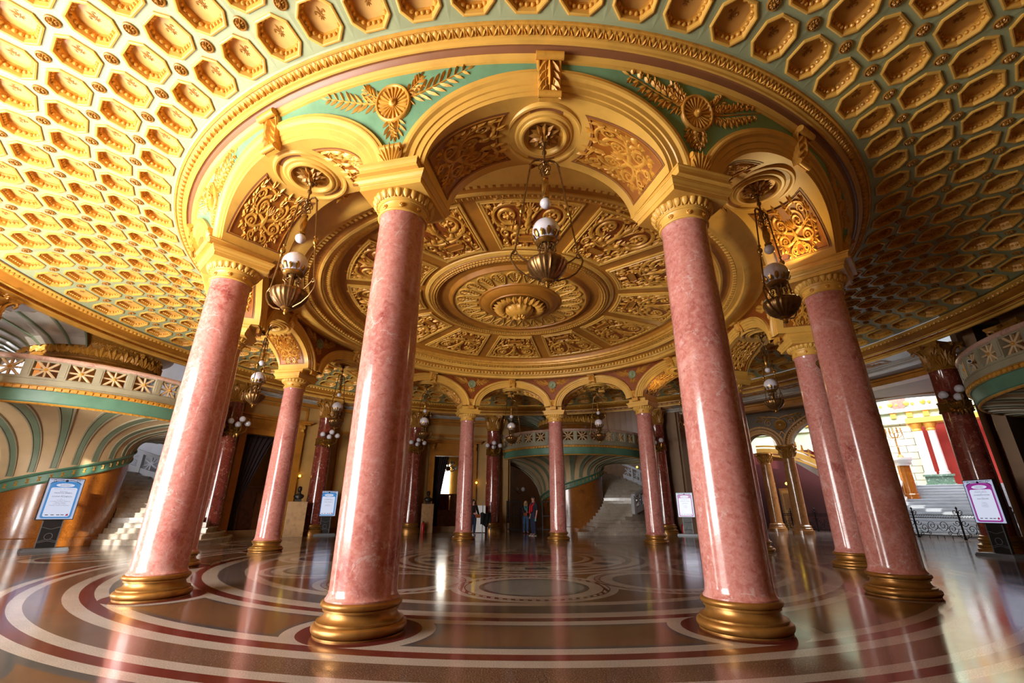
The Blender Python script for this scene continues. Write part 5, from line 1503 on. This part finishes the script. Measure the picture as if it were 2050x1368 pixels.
for k in range(nP):
    q = A_+dirv*(Lr*(k+.5)/nP)
    mb = MB(); W = Lr/nP; fr4 = lambda x, y: q+dirv*x+V((0, 0, y))
    for s in (-1, 1):
        for cx, cy, r, a0, tn in ((.25, .55, .27, pi, 1.7), (.62, .42, .24, 0, -1.6), (.86, .66, .16, pi, 1.3), (.44, .22, .1, 0, 1.4), (.78, .2, .09, 0, -1.2)):
            if cx < W/2: mb.tube([fr4(s*x, y) for x, y in spiral(cx, cy, r, r*.15, a0, tn, 18)], .014, 5)
    for j in range(int(W/.11)):
        x = -W/2+.11*j
        mb.tube([fr4(x, .86), fr4(x+.055, .98), fr4(x+.11, .86)], .008, 4)
    for x in (-.5, .5, -.15, .15): mb.tube([fr4(x, .0), fr4(x, .12)], .014, 5)
    mb.build('scroll_panel', IRON, t, True)

# ---------------------------------------------------------------- screens on stands
DKGL = paint('black_gloss_plastic', '#0d0e10', .45, 0, .05, 5)
SILV = paint('brushed_silver', '#6f7277', .45, .5, .05, 30)
def scr_mat(name, c, s):
    m = emit(name, c, s); b = m.node_tree.nodes['Principled BSDF']; b.inputs['Base Color'].default_value = (.02, .02, .02, 1); b.inputs['Roughness'].default_value = .25
    return m
SCW = scr_mat('lit_screen_white', '#e2e8ff', .8); SCB = scr_mat('lit_screen_blue', '#3f96dd', .7); SCM = scr_mat('lit_screen_magenta', '#b23aa6', .6); SCL = scr_mat('lit_screen_lilac', '#c9d2f0', .7)
INK = scr_mat('screen_ink', '#20243c', .25); INKR = scr_mat('screen_ink_red', '#c03a6a', .6)
def text(s, size, M, mat, parent, name='lettering'):
    cu = bpy.data.curves.new('txt', 'FONT'); cu.body = s; cu.size = size; cu.align_x = 'CENTER'; cu.align_y = 'CENTER'
    o = bpy.data.objects.new('txt', cu); COL.objects.link(o); bpy.context.view_layer.update()
    me = bpy.data.meshes.new_from_object(o.evaluated_get(bpy.context.evaluated_depsgraph_get()))
    bpy.data.objects.remove(o); bpy.data.curves.remove(cu)
    me.transform(M); me.materials.clear(); me.materials.append(mat)
    return link(name, me, parent)
def rrect(w, h, r, cx=0, cy=0, n=5):
    out = []
    for qx, qy, a0 in ((1, 1, 0), (-1, 1, 90), (-1, -1, 180), (1, -1, 270)):
        for k in range(n+1):
            a = rad(a0+90*k/n); out.append((cx+qx*(w/2-r)+r*cos(a), cy+qy*(h/2-r)+r*sin(a)))
    return out
def kiosk(label, loc, rz, col, lines):
    t = thing('display_screen', label, 'screen', loc, rz, 'screens on black stands')
    mb = MB(); mb.box((-.48, -.3, 0), (.48, .3, .05)); mb.box((-.46, -.28, .05), (.46, .28, .085)); mb.build('base', SILV, t)
    leg = MB(); leg.box((-.21, .0, .085), (.21, .08, .85)); lg = leg.build('stand', DKGL, t)
    mb = MB()
    for s in (-1, 1): mb.box((s*.21-.012, -.012, .085), (s*.21+.012, .0, .80))
    mb.tube([(.085*cos(a), -.012, .38+.085*sin(a)) for a in [2*pi*k/20 for k in range(20)]], .009, 5, closed=True)
    for z, b in ((.28, .05), (.24, .04), (.60, -.05)): mb.tube([(-.2+.4*k/10, -.008, z-b*cos(k/10*2*pi)*.5) for k in range(11)], .008, 5)
    mb.build('silver_trim', SILV, lg)
    mb = MB(); mb.box((-.40, -.05, .82), (.40, .05, 1.97)); hd = mb.build('screen_housing', DKGL, t)
    F = lambda y: MX.Translation((0, -.051-y, 1.395)) @ MX.Rotation(pi/2, 4, 'X')
    mb = MB(); mb.prism(rrect(.76, 1.11, .005), 0, .002, F(.0)); sc = mb.build('screen', SCL, hd)
    mb = MB(); mb.prism(rrect(.66, 1.0, .06, 0, -.03), 0, .001, F(.002)); mb.build('frame_band', col, hd)
    mb = MB(); mb.prism([(.33*cos(a), .40+.09*sin(a)) for a in [pi*k/20 for k in range(21)]], 0, .001, F(.0022)); mb.build('arched_top', col, hd)
    mb = MB(); mb.prism(rrect(.57, .80, .05, 0, -.09), 0, .001, F(.003)); mb.build('page', SCW, hd)
    mb = MB(); mb.prism([(.2*cos(a), .375+.052*sin(a)) for a in [2*pi*k/30 for k in range(30)]], 0, .001, F(.003)); mb.build('oval_badge', SCW, hd)
    mb = MB(); fn = lambda x, y, h: F(.003) @ V((x, y, h))
    for s in (-1, 1):
        mb.ribbon(fn, bez((0, .515), (s*.12, .51), (s*.24, .50), (s*.34, .40)), .006, .001); mb.ribbon(fn, spiral(s*.25, .5, .05, .012, 0, 1.2*s, 12), .005, .001)
        mb.ribbon(fn, bez((s*.06, .52), (s*.15, .54), (s*.25, .53), (s*.36, .53)), .005, .001)
    mb.flower(fn, 0, .50, .04, 8, .002); mb.build('crest_ornament', INK, hd)
    text('FILARMONICA', .036, F(.005) @ MX.Translation((0, .39, 0)), INK, hd); text('GEORGE ENESCU', .03, F(.005) @ MX.Translation((0, .355, 0)), INK, hd)
    y = .275
    for s, sz in lines:
        if s: text(s, sz, F(.005) @ MX.Translation((0, y, 0)), INK, hd)
        y -= max(.036, sz*1.35)
    mb = MB()
    for x in (-.2, -.08, .04, .13): mb.prism(rrect(.07, .018, .004, x, -.44), 0, .001, F(.005))
    mb.build('sponsor_mark', INK, hd); mb = MB(); mb.prism([(.2, -.47), (.26, -.46), (.25, -.41), (.21, -.42)], 0, .001, F(.005)); mb.build('sponsor_mark', INKR, hd)
    return t
L1 = [('Sala Mare, Ateneu      Marti, 11 noiembrie, ora 19', .022), ('', .01), ('Recital vocal', .032), ('VALENTIN SERBAN', .046), ('vioara', .022), ('LILIANA IACOBESCU', .046), ('pian', .022), ('In program lucrari de:', .02), ('S. Prokofiev, M. de Falla, F. Mendelssohn', .026), ('J. Brahms, C. Debussy', .026), ('F. Liszt, J. Bach, F. Poulenc', .026), ('P. Sarasate, I. Stravinsky, S. Rachmaninov', .026)]
L2 = [('Sala Mare, Ateneu      Vineri, ora 19', .022), ('', .01), ('Concert simfonic', .03), ('CONCERT VOCAL', .046), ('', .01), ('CORUL ATENEULUI', .042), ('', .02), ('dirijor', .02), ('lucrari de G. Enescu', .026), ('W. A. Mozart, J. Brahms', .026)]
L3 = [('Sala Mare, Ateneu      Joi, ora 19', .022), ('ORCHESTRA SIMFONICA', .03), ('dirijor', .02), ('LAWRENCE FOSTER', .046), ('solist', .02), ('DAN GRIGORE', .044), ('', .01), ('In program:', .022), ('W. A. Mozart', .026), ('L. van Beethoven', .026), ('P. I. Ceaikovski', .026)]
def face(p, r):
    q = P(r, p); d = V((-.602, -12.411, 0))-q; return q, atan2(d.y, d.x)+pi/2
for (p, r, col, lines, txt, dz) in ((-98.0, 13.5, SCB, L1, 'large blue-framed screen on a stand in front of the ochre drum at far left', .15), (-140.3, 13.5, SCB, L2, 'small blue-framed screen beside a red marble column at the back left', .1),
        (140.5, 13.6, SCM, L3, 'pink-framed screen half hidden behind the right foreground column', -.2), (90.7, 12.9, SCM, L3, 'pink-framed screen leaning before the big dark red column at the right edge', -.7)):
    q, a = face(p, r); kiosk(txt, q, a+dz, col, lines)

# ---------------------------------------------------------------- pedestals and busts
DKBR = paint('dark_bronze_bust', '#2a221d', .4, .5, .2, 10)
def bust_at(p, r, w, h, txt1, txt2):
    q, a = face(p, r)
    t = thing('wooden_pedestal', txt1, 'pedestal', q, a, 'pale wooden bust pedestals')
    mb = MB(); mb.box((-w/2, -.3, 0), (w/2, .3, h-.03)); mb.build('body', OAK, t); mb = MB(); mb.box((-w/2-.012, -.312, h-.03), (w/2+.012, .312, h)); mb.build('top', OAK, t)
    b = thing('bronze_bust', txt2, 'bust', q+V((0, 0, h)), a, 'bronze busts on pedestals')
    mb = MB(); mb.box((-.14, -.12, 0), (.14, .12, .1)); mb.build('plinth', DKBR if w > .6 else OAK, b)
    mb = MB(); rows = [[(rx*cos(2*pi*j/18), y+ry*sin(2*pi*j/18), z) for j in range(18)] for z, rx, ry, y in ((.1, .10, .09, 0), (.16, .19, .11, .01), (.24, .23, .12, .01), (.30, .18, .10, .01), (.34, .09, .075, .0), (.39, .062, .062, 0), (.43, .068, .075, -.005), (.48, .085, .10, -.01), (.55, .092, .108, -.01), (.61, .085, .10, 0), (.655, .05, .06, .005), (.665, .01, .01, .005))]
    mb.grid(rows, closev=True); mb.ball((0, -.112, .51), .022, 8, 6, (.7, 1, 1.5)); mb.ball((0, -.1, .455), .03, 8, 6, (1, .7, .7))
    for s_ in (-1, 1): mb.ball((s_*.09, 0, .52), .022, 8, 6, (.5, 1, 1.5)); mb.ball((s_*.035, -.098, .545), .016, 8, 6, (1.4, .6, .5))
    mb.ball((0, .02, .59), .095, 12, 8, (1, 1.08, .85))
    mb.build('head_and_shoulders', DKBR, b, True, ang=80)
def sk(verts, edges, name, mat, parent, root=0, sub=2):
    import bmesh
    bm = bmesh.new(); ly = bm.verts.layers.skin.verify(); vs = []
    for k, (p, r) in enumerate(verts):
        v = bm.verts.new(p); v[ly].radius = (r, r) if not isinstance(r, tuple) else r; v[ly].use_root = (k == root); vs.append(v)
    for a, b in edges: bm.edges.new((vs[a], vs[b]))
    me = bpy.data.meshes.new(name); bm.to_mesh(me); bm.free(); me.materials.append(mat)
    o = link(name, me, parent); m = o.modifiers.new('skin', 'SKIN'); m.use_smooth_shade = True
    s = o.modifiers.new('sub', 'SUBSURF'); s.levels = sub; s.render_levels = sub
    return o
bust_at(-134.2, 13.4, .8, 1.45, 'pale wooden pedestal carrying a bust left of the small blue screen', 'dark bronze bust on the pedestal between the far left column and blue screen')
bust_at(-161.9, 13.8, .62, 1.42, 'narrow wooden pedestal left of the far doorway, near the fire extinguisher', 'small dark bust on the pedestal by the far doorway')

# extinguishers
REDP = paint('red_enamel', '#b3151b', .3, 0, .05, 5)
for p, r, txt in ((-160.7, 13.25, 'red fire extinguisher standing by the wooden pedestal at the back'), (141.9, 13.95, 'red fire extinguisher near the pink-framed screen behind the right column')):
    t = thing('fire_extinguisher', txt, 'fire extinguisher', P(r, p), 0, 'fire extinguishers')
    mb = MB(); mb.lathe([(0, 0), (.085, 0), (.09, .02), (.09, .42), (.07, .48), (.03, .51), (0, .51)], 16); mb.build('tank', REDP, t, True)
    mb = MB(); mb.lathe([(.025, .5), (.03, .56), (0, .57)], 8); mb.box((-.02, -.1, .56), (.02, .03, .59)); mb.tube([(0, .02, .54), (.1, .02, .5), (.11, .02, .3), (.10, .02, .12)], .014, 6); mb.build('valve', DKGL, t)

# wall sconces
BULB = emit('lit_bulb', '#ffd23c', 14)
for p, r, z, txt in ((-135.5, 14.58, 2.6, 'small lit yellow wall sconce above the bust at the back left'), (-172.9, 14.58, 2.55, 'small lit yellow wall sconce right of the far doorway'), (152.6, 17.2, 3.55, 'small lit yellow lamp on the wall beside the far steps')):
    t = thing('wall_sconce', txt, 'wall lamp', P(r, p, z), rad(p), 'lit wall sconces')
    mb = MB(); mb.lathe([(0, 0), (.05, 0), (.05, .1), (0, .1)], 10, c=(0, 0, -.05)); mb.tube([(0, 0, -.02), (0, .1, -.08), (0, .16, -.02)], .012, 6); mb.build('bracket', BRASS, t)
    mb = MB(); mb.ball((0, .16, .04), .05, 10, 8); mb.build('bulb', BULB, t, True)
t = hthing('wall_sconce', 'small lit lamp above the cream door behind the dark arch', 'wall lamp', -7.0, 37.7, 2.95, 'lit wall sconces')
mb = MB(); mb.ball((0, -.15, 0), .09, 10, 8); mb.build('bulb', BULB, t, True); mb = MB(); mb.tube([(0, .05, -.1), (0, -.15, -.1), (0, -.15, -.05)], .02, 6); mb.build('bracket', BRASS, t)
t = thing('globe_sconce', 'pair of pale globe lamps on the dark wall left of the visitors', 'wall lamp', P(16.2, 177.2, 2.2), rad(177.2))
mb = MB(); mb.tube([(-.2, 0, 0), (0, -.1, -.15), (.2, 0, 0)], .02, 6); mb.build('bracket', BRONZE, t)
for x in (-.2, .2): mb = MB(); mb.ball((x, 0, .12), .13, 12, 10); mb.build('globe', GLOBE, t, True)

# folded metal gates, barrier, board
for p, r, txt in ((178.6, 14.3, 'dark folded metal gate leaf left of the visitors'), (170.6, 14.3, 'dark folded metal gate leaf behind the central far column')):
    t = thing('folding_gate', txt, 'gate', P(r, p), rad(p), 'folded metal gates')
    mb = MB()
    for x in (-.38, .38): mb.box((x-.03, -.03, 0), (x+.03, .03, 1.62))
    for z in (.1, .8, 1.55): mb.box((-.38, -.02, z), (.38, .02, z+.05))
    mb.build('frame', IRON, t)
    for k in range(9): mb = MB(); x = -.3+.075*k; mb.tube([(x, 0, .05), (x, 0, 1.62)], .011, 6); mb.lathe([(0, 0), (.022, .03), (0, .1)], 6, c=(x, 0, 1.62)); mb.build('bar', IRON, t)
t = thing('clothes_rack', 'silver metal rack with upright posts beside the woman in black', 'rack', V((-1.2, 12.2, 0)), 0)
for x, y in ((-.12, 0), (.30, .35), (.15, -.2)):
    mb = MB(); mb.tube([(x, y, 0), (x, y, 1.52 if y >= 0 else .95)], .022, 8); mb.build('post', SILV, t)
mb = MB(); mb.tube([(-.12, 0, .78), (.30, .35, .78)], .018, 6); mb.tube([(-.12, 0, .95), (.15, -.2, .95)], .018, 6); mb.build('crossbar', SILV, t)
t = thing('white_board', 'plain white board panel standing on the floor behind the metal rack', 'board', V((-1.62, 13.1, 0)), 0)
mb = MB(); mb.box((-.42, -.03, .03), (.42, .03, 1.35)); mb.build('panel', WHITE, t); mb = MB(); mb.box((-.42, -.15, 0), (-.36, .15, .03)); mb.box((.36, -.15, 0), (.42, .15, .03)); mb.build('foot', DKGL, t)
BLK = paint('black_cloth', '#121216', .85, 0, .2, 8)
mb = MB(); rows = []
for i in range(17):
    u = i/16; rows.append([V((-1.42+.52*u+.02*sin(u*20), 11.95-.1*u+.05*sin(u*14+f*3), .98-.62*f*(1-.35*abs(u-.4))+.05*sin(u*9))) for f in [j/8 for j in range(9)]])
mb.grid(rows); o = mb.build('black_jacket', BLK, None, True, ang=180); md = o.modifiers.new('thick', 'SOLIDIFY'); md.thickness = .03
tag(o, 'black jacket hanging over the silver metal rack', 'jacket')

# security cameras on the balconies
for p, r, z, txt in ((-107.0, 11.82, 4.75, 'small white security camera on the left balcony parapet'), (82.0, 11.95, 4.85, 'small white security camera on the right balcony parapet')):
    q = P(r, p, z); d = (V((-.602, -12.411, 1))-q); a = atan2(d.y, d.x)+pi/2
    t = thing('security_camera', txt, 'camera', q, a, 'security cameras on the parapets')
    mb = MB(); mb.tube([(0, .14, 0), (0, -.1, -.02)], .05, 12); mb.build('housing', WHITE, t, True); mb = MB(); mb.tube([(0, -.1, -.02), (0, -.115, -.02)], .035, 12); mb.build('lens', DKGL, t)
    mb = MB(); mb.tube([(0, .05, -.03), (.06, .18, -.12), (.06, .22, -.15)], .015, 6); mb.build('mount', WHITE, t)

# ---------------------------------------------------------------- people
SKIN = paint('skin', '#c78f76', .5, 0, .04, 5)
def person(label, loc, rz, h, J, tops, pants, shoes, hair, hairlen):
    """J: joint positions in units of body height, facing -y"""
    t = thing('person', label, 'person', loc, rz); k = h
    q = lambda n: V(J[n])*k
    vs, es, ix = [], [], {}
    def add(n, r): ix[n] = len(vs); vs.append((q(n), r*k)); return ix[n]
    R = dict(pelvis=.05, waist=.045, chest=.05, neckb=.034, neck=.030, head=.048, crown=.042, chin=.034, nose=.009)
    for n in R: add(n, R[n])
    for s in 'LR':
        for n, r in (('sh', .03), ('el', .025), ('wr', .017), ('hand', .019), ('hip', .042), ('kn', .030), ('an', .022), ('toe', .02)): add(n+s, r)
    E = [('pelvis', 'waist'), ('waist', 'chest'), ('chest', 'neckb'), ('neckb', 'neck'), ('neck', 'head'), ('head', 'crown'), ('neck', 'chin'), ('head', 'nose')]
    for s in 'LR': E += [('chest', 'sh'+s), ('sh'+s, 'el'+s), ('el'+s, 'wr'+s), ('wr'+s, 'hand'+s), ('pelvis', 'hip'+s), ('hip'+s, 'kn'+s), ('kn'+s, 'an'+s), ('an'+s, 'toe'+s)]
    es = [(ix[a], ix[b]) for a, b in E]
    for s in 'LR':   # five fingers
        d = (q('hand'+s)-q('wr'+s)).normalized(); side = d.cross(V((0, 1, 0))); side = side.normalized() if side.length > .1 else V((1, 0, 0))
        cur = d.cross(side)
        for f in range(5):
            off = (-.016+.0105*f) if f else -.022
            L_ = (.030, .042, .046, .043, .034)[f]; b = q('hand'+s)+side*off*k*(1 if f else 1.2)
            d1 = (d+side*(-.9 if f == 0 else 0)+cur*.15).normalized(); i0 = ix['hand'+s]
            for m_ in range(2):
                b = b+d1*L_*k*.5; vs.append((b, .0058*k if f else .0068*k)); es.append((i0, len(vs)-1)); i0 = len(vs)-1; d1 = (d1+cur*.35).normalized()
    body = sk(vs, es, 'body', SKIN, t, 0)
    def cloth(name, parts, mat, grow):
        v2, e2, id2 = [], [], {}
        for n, r in parts: id2[n] = len(v2); v2.append((q(n), (r+grow)*k))
        for a, b in E:
            if a in id2 and b in id2: e2.append((id2[a], id2[b]))
        return sk(v2, e2, name, mat, t, 0)
    def stack(mb, rings):
        rows = [[(c.x+rx*k*cos(2*pi*j/20), c.y+ry*k*sin(2*pi*j/20), c.z) for j in range(20)] for c, rx, ry in rings]
        i = mb.grid(rows, closev=True); mb.face(*i[0][::-1]); mb.face(*i[-1])
    dz = lambda n, z, y=0: q(n)+V((0, y*k, z*k))
    mb = MB(); stack(mb, [(dz('pelvis', -.015), .088, .066), (dz('pelvis', .03), .087, .064), (q('waist'), .082, .058), (dz('waist', .06), .09, .062), (q('chest'), .10, .07), (dz('chest', .045), .11, .066), (dz('neckb', -.012), .10, .05), (dz('neckb', .012), .062, .042), (dz('neckb', .026), .04, .036)])
    for s in 'LR':
        pts = [q('sh'+s)+V((0, 0, -.008*k)), q('sh'+s).lerp(q('el'+s), .5), q('el'+s)]+([q('el'+s).lerp(q('wr'+s), .5), q('wr'+s)] if tops[1] else [])
        mb.ball(q('sh'+s)+V((0, 0, -.006*k)), .044*k, 10, 8); mb.tube(pts, [.043*k, .038*k, .034*k, .031*k, .026*k][:len(pts)], 12)
    mb.build('top', tops[0], t, True, ang=70)
    mb = MB(); stack(mb, [(dz('waist', -.03), .084, .060), (dz('pelvis', .02), .088, .066), (dz('pelvis', -.03), .088, .068), (dz('pelvis', -.07), .07, .06)])
    for s in 'LR':
        mb.tube([dz('hip'+s, -.0), dz('hip'+s, -.08), q('kn'+s), dz('kn'+s, -.06, .006), dz('an'+s, -.005)], [.06*k, .062*k, .044*k, .043*k, .036*k], 14)
    mb.build('trousers', pants, t, True, ang=70)
    for s in 'LR': sk([(q('an'+s)+V((0, .01*k, -.02*k)), .026*k), (q('toe'+s)+V((0, .0, -.002*k)), .021*k)], [(0, 1)], 'shoe', shoes, t, 0)
    hd = q('head'); mb = MB(); mb.ball(hd+V((0, .012, .018))*k, .055*k, 16, 12, (.92, 1.0, .95))
    if hairlen:
        for x, y, w in ((.04, .0, .02), (-.04, .0, .02), (.028, .03, .026), (-.028, .03, .026), (0, .038, .028)):
            mb.tube([hd+V((x, y, .02))*k, hd+V((x*1.15, y*1.1, -.05))*k, hd+V((x*1.1, y*1.15, -.105))*k], [w*k, w*k, w*.5*k], 8)
    mb.build('hair', hair, t, True, ang=80)
    for s in (-1, 1):
        mb = MB(); mb.ball(hd+V((s*.018, -.043, .008))*k, .006*k, 8, 6); mb.build('eye', DKGL, t, True)
        mb = MB(); mb.ball(hd+V((s*.05, .004, -.002))*k, .012*k, 8, 6, (.5, 1, 1.5)); mb.build('ear', SKIN, t, True)
    mb = MB(); mb.ball(hd+V((0, -.044, -.026))*k, .011*k, 8, 6, (1, .4, .4)); mb.build('mouth', paint('lips_%s' % t.name, '#9c4f48', .5), t, True)
    return t, q
def stand(**kw):
    J = dict(pelvis=(0, 0, .53), waist=(0, 0, .61), chest=(0, 0, .73), neckb=(0, .005, .81), neck=(0, 0, .85), head=(0, -.008, .925), crown=(0, 0, .955), chin=(0, -.03, .88), nose=(0, -.062, .915))
    for s, x in (('L', 1), ('R', -1)):
        J.update({'sh'+s: (x*.105, .005, .80), 'el'+s: (x*.135, .02, .63), 'wr'+s: (x*.14, -.01, .49), 'hand'+s: (x*.14, -.02, .45), 'hip'+s: (x*.05, 0, .50), 'kn'+s: (x*.055, -.01, .28), 'an'+s: (x*.055, .015, .05), 'toe'+s: (x*.065, -.075, .022)})
    J.update(kw); return J
DKT = paint('navy_tee', '#1b2030', .85, 0, .1, 9); JEAN = paint('dark_jeans', '#232a44', .85, 0, .15, 9); JEANB = paint('blue_jeans', '#4a6a96', .85, 0, .15, 9)
REDS_ = paint('red_knit', '#c01022', .85, 0, .15, 9); TEALS = paint('teal_scarf', '#5fb0ac', .85, 0, .2, 12); BLOND = paint('blond_hair', '#cdb07a', .6, 0, .2, 14); DKH = paint('dark_hair', '#1c1512', .6, 0, .2, 14)
SNK = paint('dark_sneaker', '#2b2d38', .6, 0, .2, 9); TANB = paint('tan_leather', '#a2552a', .45, 0, .1, 8); JKT = paint('navy_patterned_jacket', '#232036', .8, 0, .5, 16)
t, q = person('man in a dark T-shirt with red hooded scarf, standing with back half turned', V((1.15, 10.2, 0)), rad(-62), 1.78, stand(elL=(.13, .03, .63), wrL=(.13, 0, .49), handL=(.13, -.01, .45)), (DKT, False), JEAN, SNK, DKH, False)
sk([(q('neckb')+V((.0, .07, .03)), .06), (q('neckb')+V((.11, .0, 0)), .05), (q('chest')+V((.09, -.14, .0)), .05), (q('waist')+V((.08, -.15, -.05)), .05), (q('neckb')+V((-.11, .0, 0)), .05), (q('chest')+V((-.08, -.14, 0)), .05), (q('waist')+V((-.09, -.15, -.14)), .05), (q('neckb')+V((0, .14, -.07)), .06)], [(0, 1), (1, 2), (2, 3), (0, 4), (4, 5), (5, 6), (0, 7)], 'red_scarf', REDS_, t, 0)
mb = MB(); mb.tube([q('handL')+V((0, -.01, -.06)), q('handL')+V((0, -.02, -.16))], .035, 8); o = mb.build('water_bottle', TEALS, None); o.matrix_world = MX.Translation(V((1.15, 10.2, 0))) @ MX.Rotation(rad(-62), 4, 'Z'); tag(o, 'small blue bottle held in the hand of the man in the red scarf', 'bottle')
for s in (-1, 1):
    mb = MB(); mb.box((s*.11-.042, -.17, .0), (s*.11+.042, .06, .02)); mb.build('shoe_sole', WHITE, t)
t, q = person('blonde woman in jeans with teal scarf, facing the camera with arms folded in front', V((.93, 12.6, 0)), rad(8), 1.6, stand(elL=(.15, .03, .64), wrL=(.05, -.13, .63), handL=(.02, -.14, .64), elR=(-.15, .03, .64), wrR=(-.05, -.14, .57), handR=(-.02, -.15, .575)), (JKT, True), JEANB, SNK, BLOND, True)
sk([(q('neckb')+V((0, .03, .03)), .05), (q('neckb')+V((.07, -.05, .01)), .045), (q('chest')+V((.03, -.15, -.02)), .04), (q('waist')+V((.02, -.16, 0)), .035), (q('neckb')+V((-.07, -.05, .01)), .045), (q('chest')+V((-.03, -.15, -.06)), .04)], [(0, 1), (1, 2), (2, 3), (0, 4), (4, 5)], 'teal_scarf', TEALS, t, 0)
mb = MB(); mb.box((-.16, -.27, .86), (.02, -.20, 1.0)); mb.tube([(-.16, -.22, 1.0), (-.2, -.1, 1.2), (-.12, .02, 1.32), (.1, .0, 1.32), (.06, -.16, 1.1), (.02, -.23, 1.0)], .012, 6)
o = mb.build('handbag', TANB); o.matrix_world = MX.Translation(V((.93, 12.6, 0))) @ MX.Rotation(rad(8), 4, 'Z'); tag(o, 'orange-brown handbag carried in front by the blonde woman', 'bag')
t, q = person('woman in black beside the far pink column, reaching toward the rack with jacket', V((-1.72, 10.4, 0)), rad(35), 1.62, stand(elR=(-.16, -.06, .64), wrR=(-.10, -.18, .60), handR=(-.08, -.22, .60), elL=(.15, -.02, .64), wrL=(.12, -.13, .55), handL=(.11, -.17, .54)), (BLK, True), JEAN, SNK, DKH, True)
mb = MB(); mb.box((-.02, -.32, .78), (.2, -.24, .94)); mb.tube([(0, -.28, .94), (.04, -.15, 1.15), (.12, -.05, 1.28)], .012, 6)
o = mb.build('shoulder_bag', TANB); o.matrix_world = MX.Translation(V((-1.72, 10.4, 0))) @ MX.Rotation(rad(35), 4, 'Z'); tag(o, 'reddish-brown shoulder bag held by the woman in black', 'bag')
# ---------------------------------------------------------------- light
S.view_settings.view_transform = 'Standard'; S.view_settings.look = 'None'; S.view_settings.gamma = 1; S.view_settings.exposure = 0.0
S.cycles.use_denoising = True; S.cycles.max_bounces = 6; S.cycles.diffuse_bounces = 4; S.cycles.glossy_bounces = 3; S.cycles.use_adaptive_sampling = True; S.cycles.adaptive_threshold = .08; S.cycles.caustics_reflective = False; S.cycles.caustics_refractive = False
S.cycles.sample_clamp_indirect = 6
w = bpy.data.worlds.new('daylight'); S.world = w; w.use_nodes = True
w.node_tree.nodes['Background'].inputs[0].default_value = (.85, .92, 1, 1); w.node_tree.nodes['Background'].inputs[1].default_value = .6
def area(name, loc, target, sx, sy, power, color=(1, 1, 1)):
    l = bpy.data.lights.new(name, 'AREA'); l.shape = 'RECTANGLE'; l.size = sx; l.size_y = sy; l.energy = power; l.color = color
    o = bpy.data.objects.new(name, l); COL.objects.link(o); o.location = loc
    d = (V(target)-V(loc)).normalized(); o.rotation_euler = d.to_track_quat('-Z', 'Y').to_euler()
    return o
for a in (-34.5, -41.8, -49.1):
    area('window_daylight', P(14.55, a, 2.65), P(0, a+180, 2.65), 1.45, 4.4, 780, (1, .97, .93))
area('left_ceiling_fill', P(14.7, -70.5, .7), P(11.5, -80, 7), 2.1, 1.3, 1200, (1, .96, .9))  # added lamp aimed up to brighten the left ceiling, in place of floor bounce
area('skylight_stair_hall', Hf(-1, 33.5, 9.4), Hf(-1, 33.5, 0), 9, 7, 2800, (1, .99, .96))
def stairlight(p, th, z, tgt, sx, sy, pw, colr):
    c = P(16.5, p); q = V(L(5.3, th, 0)); q.rotate(MX.Rotation(rad(p), 3, 'Z')); g = V(L(5.0, tgt, 0)); g.rotate(MX.Rotation(rad(p), 3, 'Z'))
    area('stairwell_daylight_fill', c+q+V((0, 0, z)), c+g+V((0, 0, 2)), sx, sy, pw, colr)
area('arch_uplight', P(7.4, 41, 5.28), P(7.4, 31, 6.2), .25, .12, 14, (1, .72, .3))
area('arch_uplight', P(7.2, 129, 5.28), P(7.2, 120, 6.2), .25, .12, 10, (1, .72, .3))
stairlight(166, 190, 6.0, 70, 2.5, 3.5, 260, (.88, .92, 1))  # added fill lamp, brightens the dark back stairwell
stairlight(-105, 185, 6.0, 80, 2.5, 3.5, 500, (.85, .91, 1))
stairlight(-105, 215, 6.0, -80, 2.5, 3.5, 350, (1, .95, .9))
sn = bpy.data.lights.new('sun', 'SUN'); sn.energy = 8; sn.angle = .01; sn.color = (1, .93, .82)
so = bpy.data.objects.new('sun', sn); COL.objects.link(so); so.rotation_euler = V((-.22, .97, -.165)).to_track_quat('-Z', 'Y').to_euler()
cam = bpy.data.cameras.new('camera'); co = bpy.data.objects.new('camera', cam); COL.objects.link(co)
cam.sensor_width = 36; cam.lens = 891.62*36/2050; cam.shift_x = -4.0/2050; cam.shift_y = 5.63/2050
cam.clip_start = .05; cam.clip_end = 200
_p, _y, _r = .35656, .03537, .00336
fwd = V((sin(_y)*cos(_p), cos(_y)*cos(_p), sin(_p))); rgt = V((cos(_y), -sin(_y), 0)); up = rgt.cross(fwd)
R2 = rgt*cos(_r)+up*sin(_r); U2 = up*cos(_r)-rgt*sin(_r)
co.matrix_world = MX(((R2.x, U2.x, -fwd.x, -.602), (R2.y, U2.y, -fwd.y, -12.411), (R2.z, U2.z, -fwd.z, 1.126), (0, 0, 0, 1)))
S.camera = co
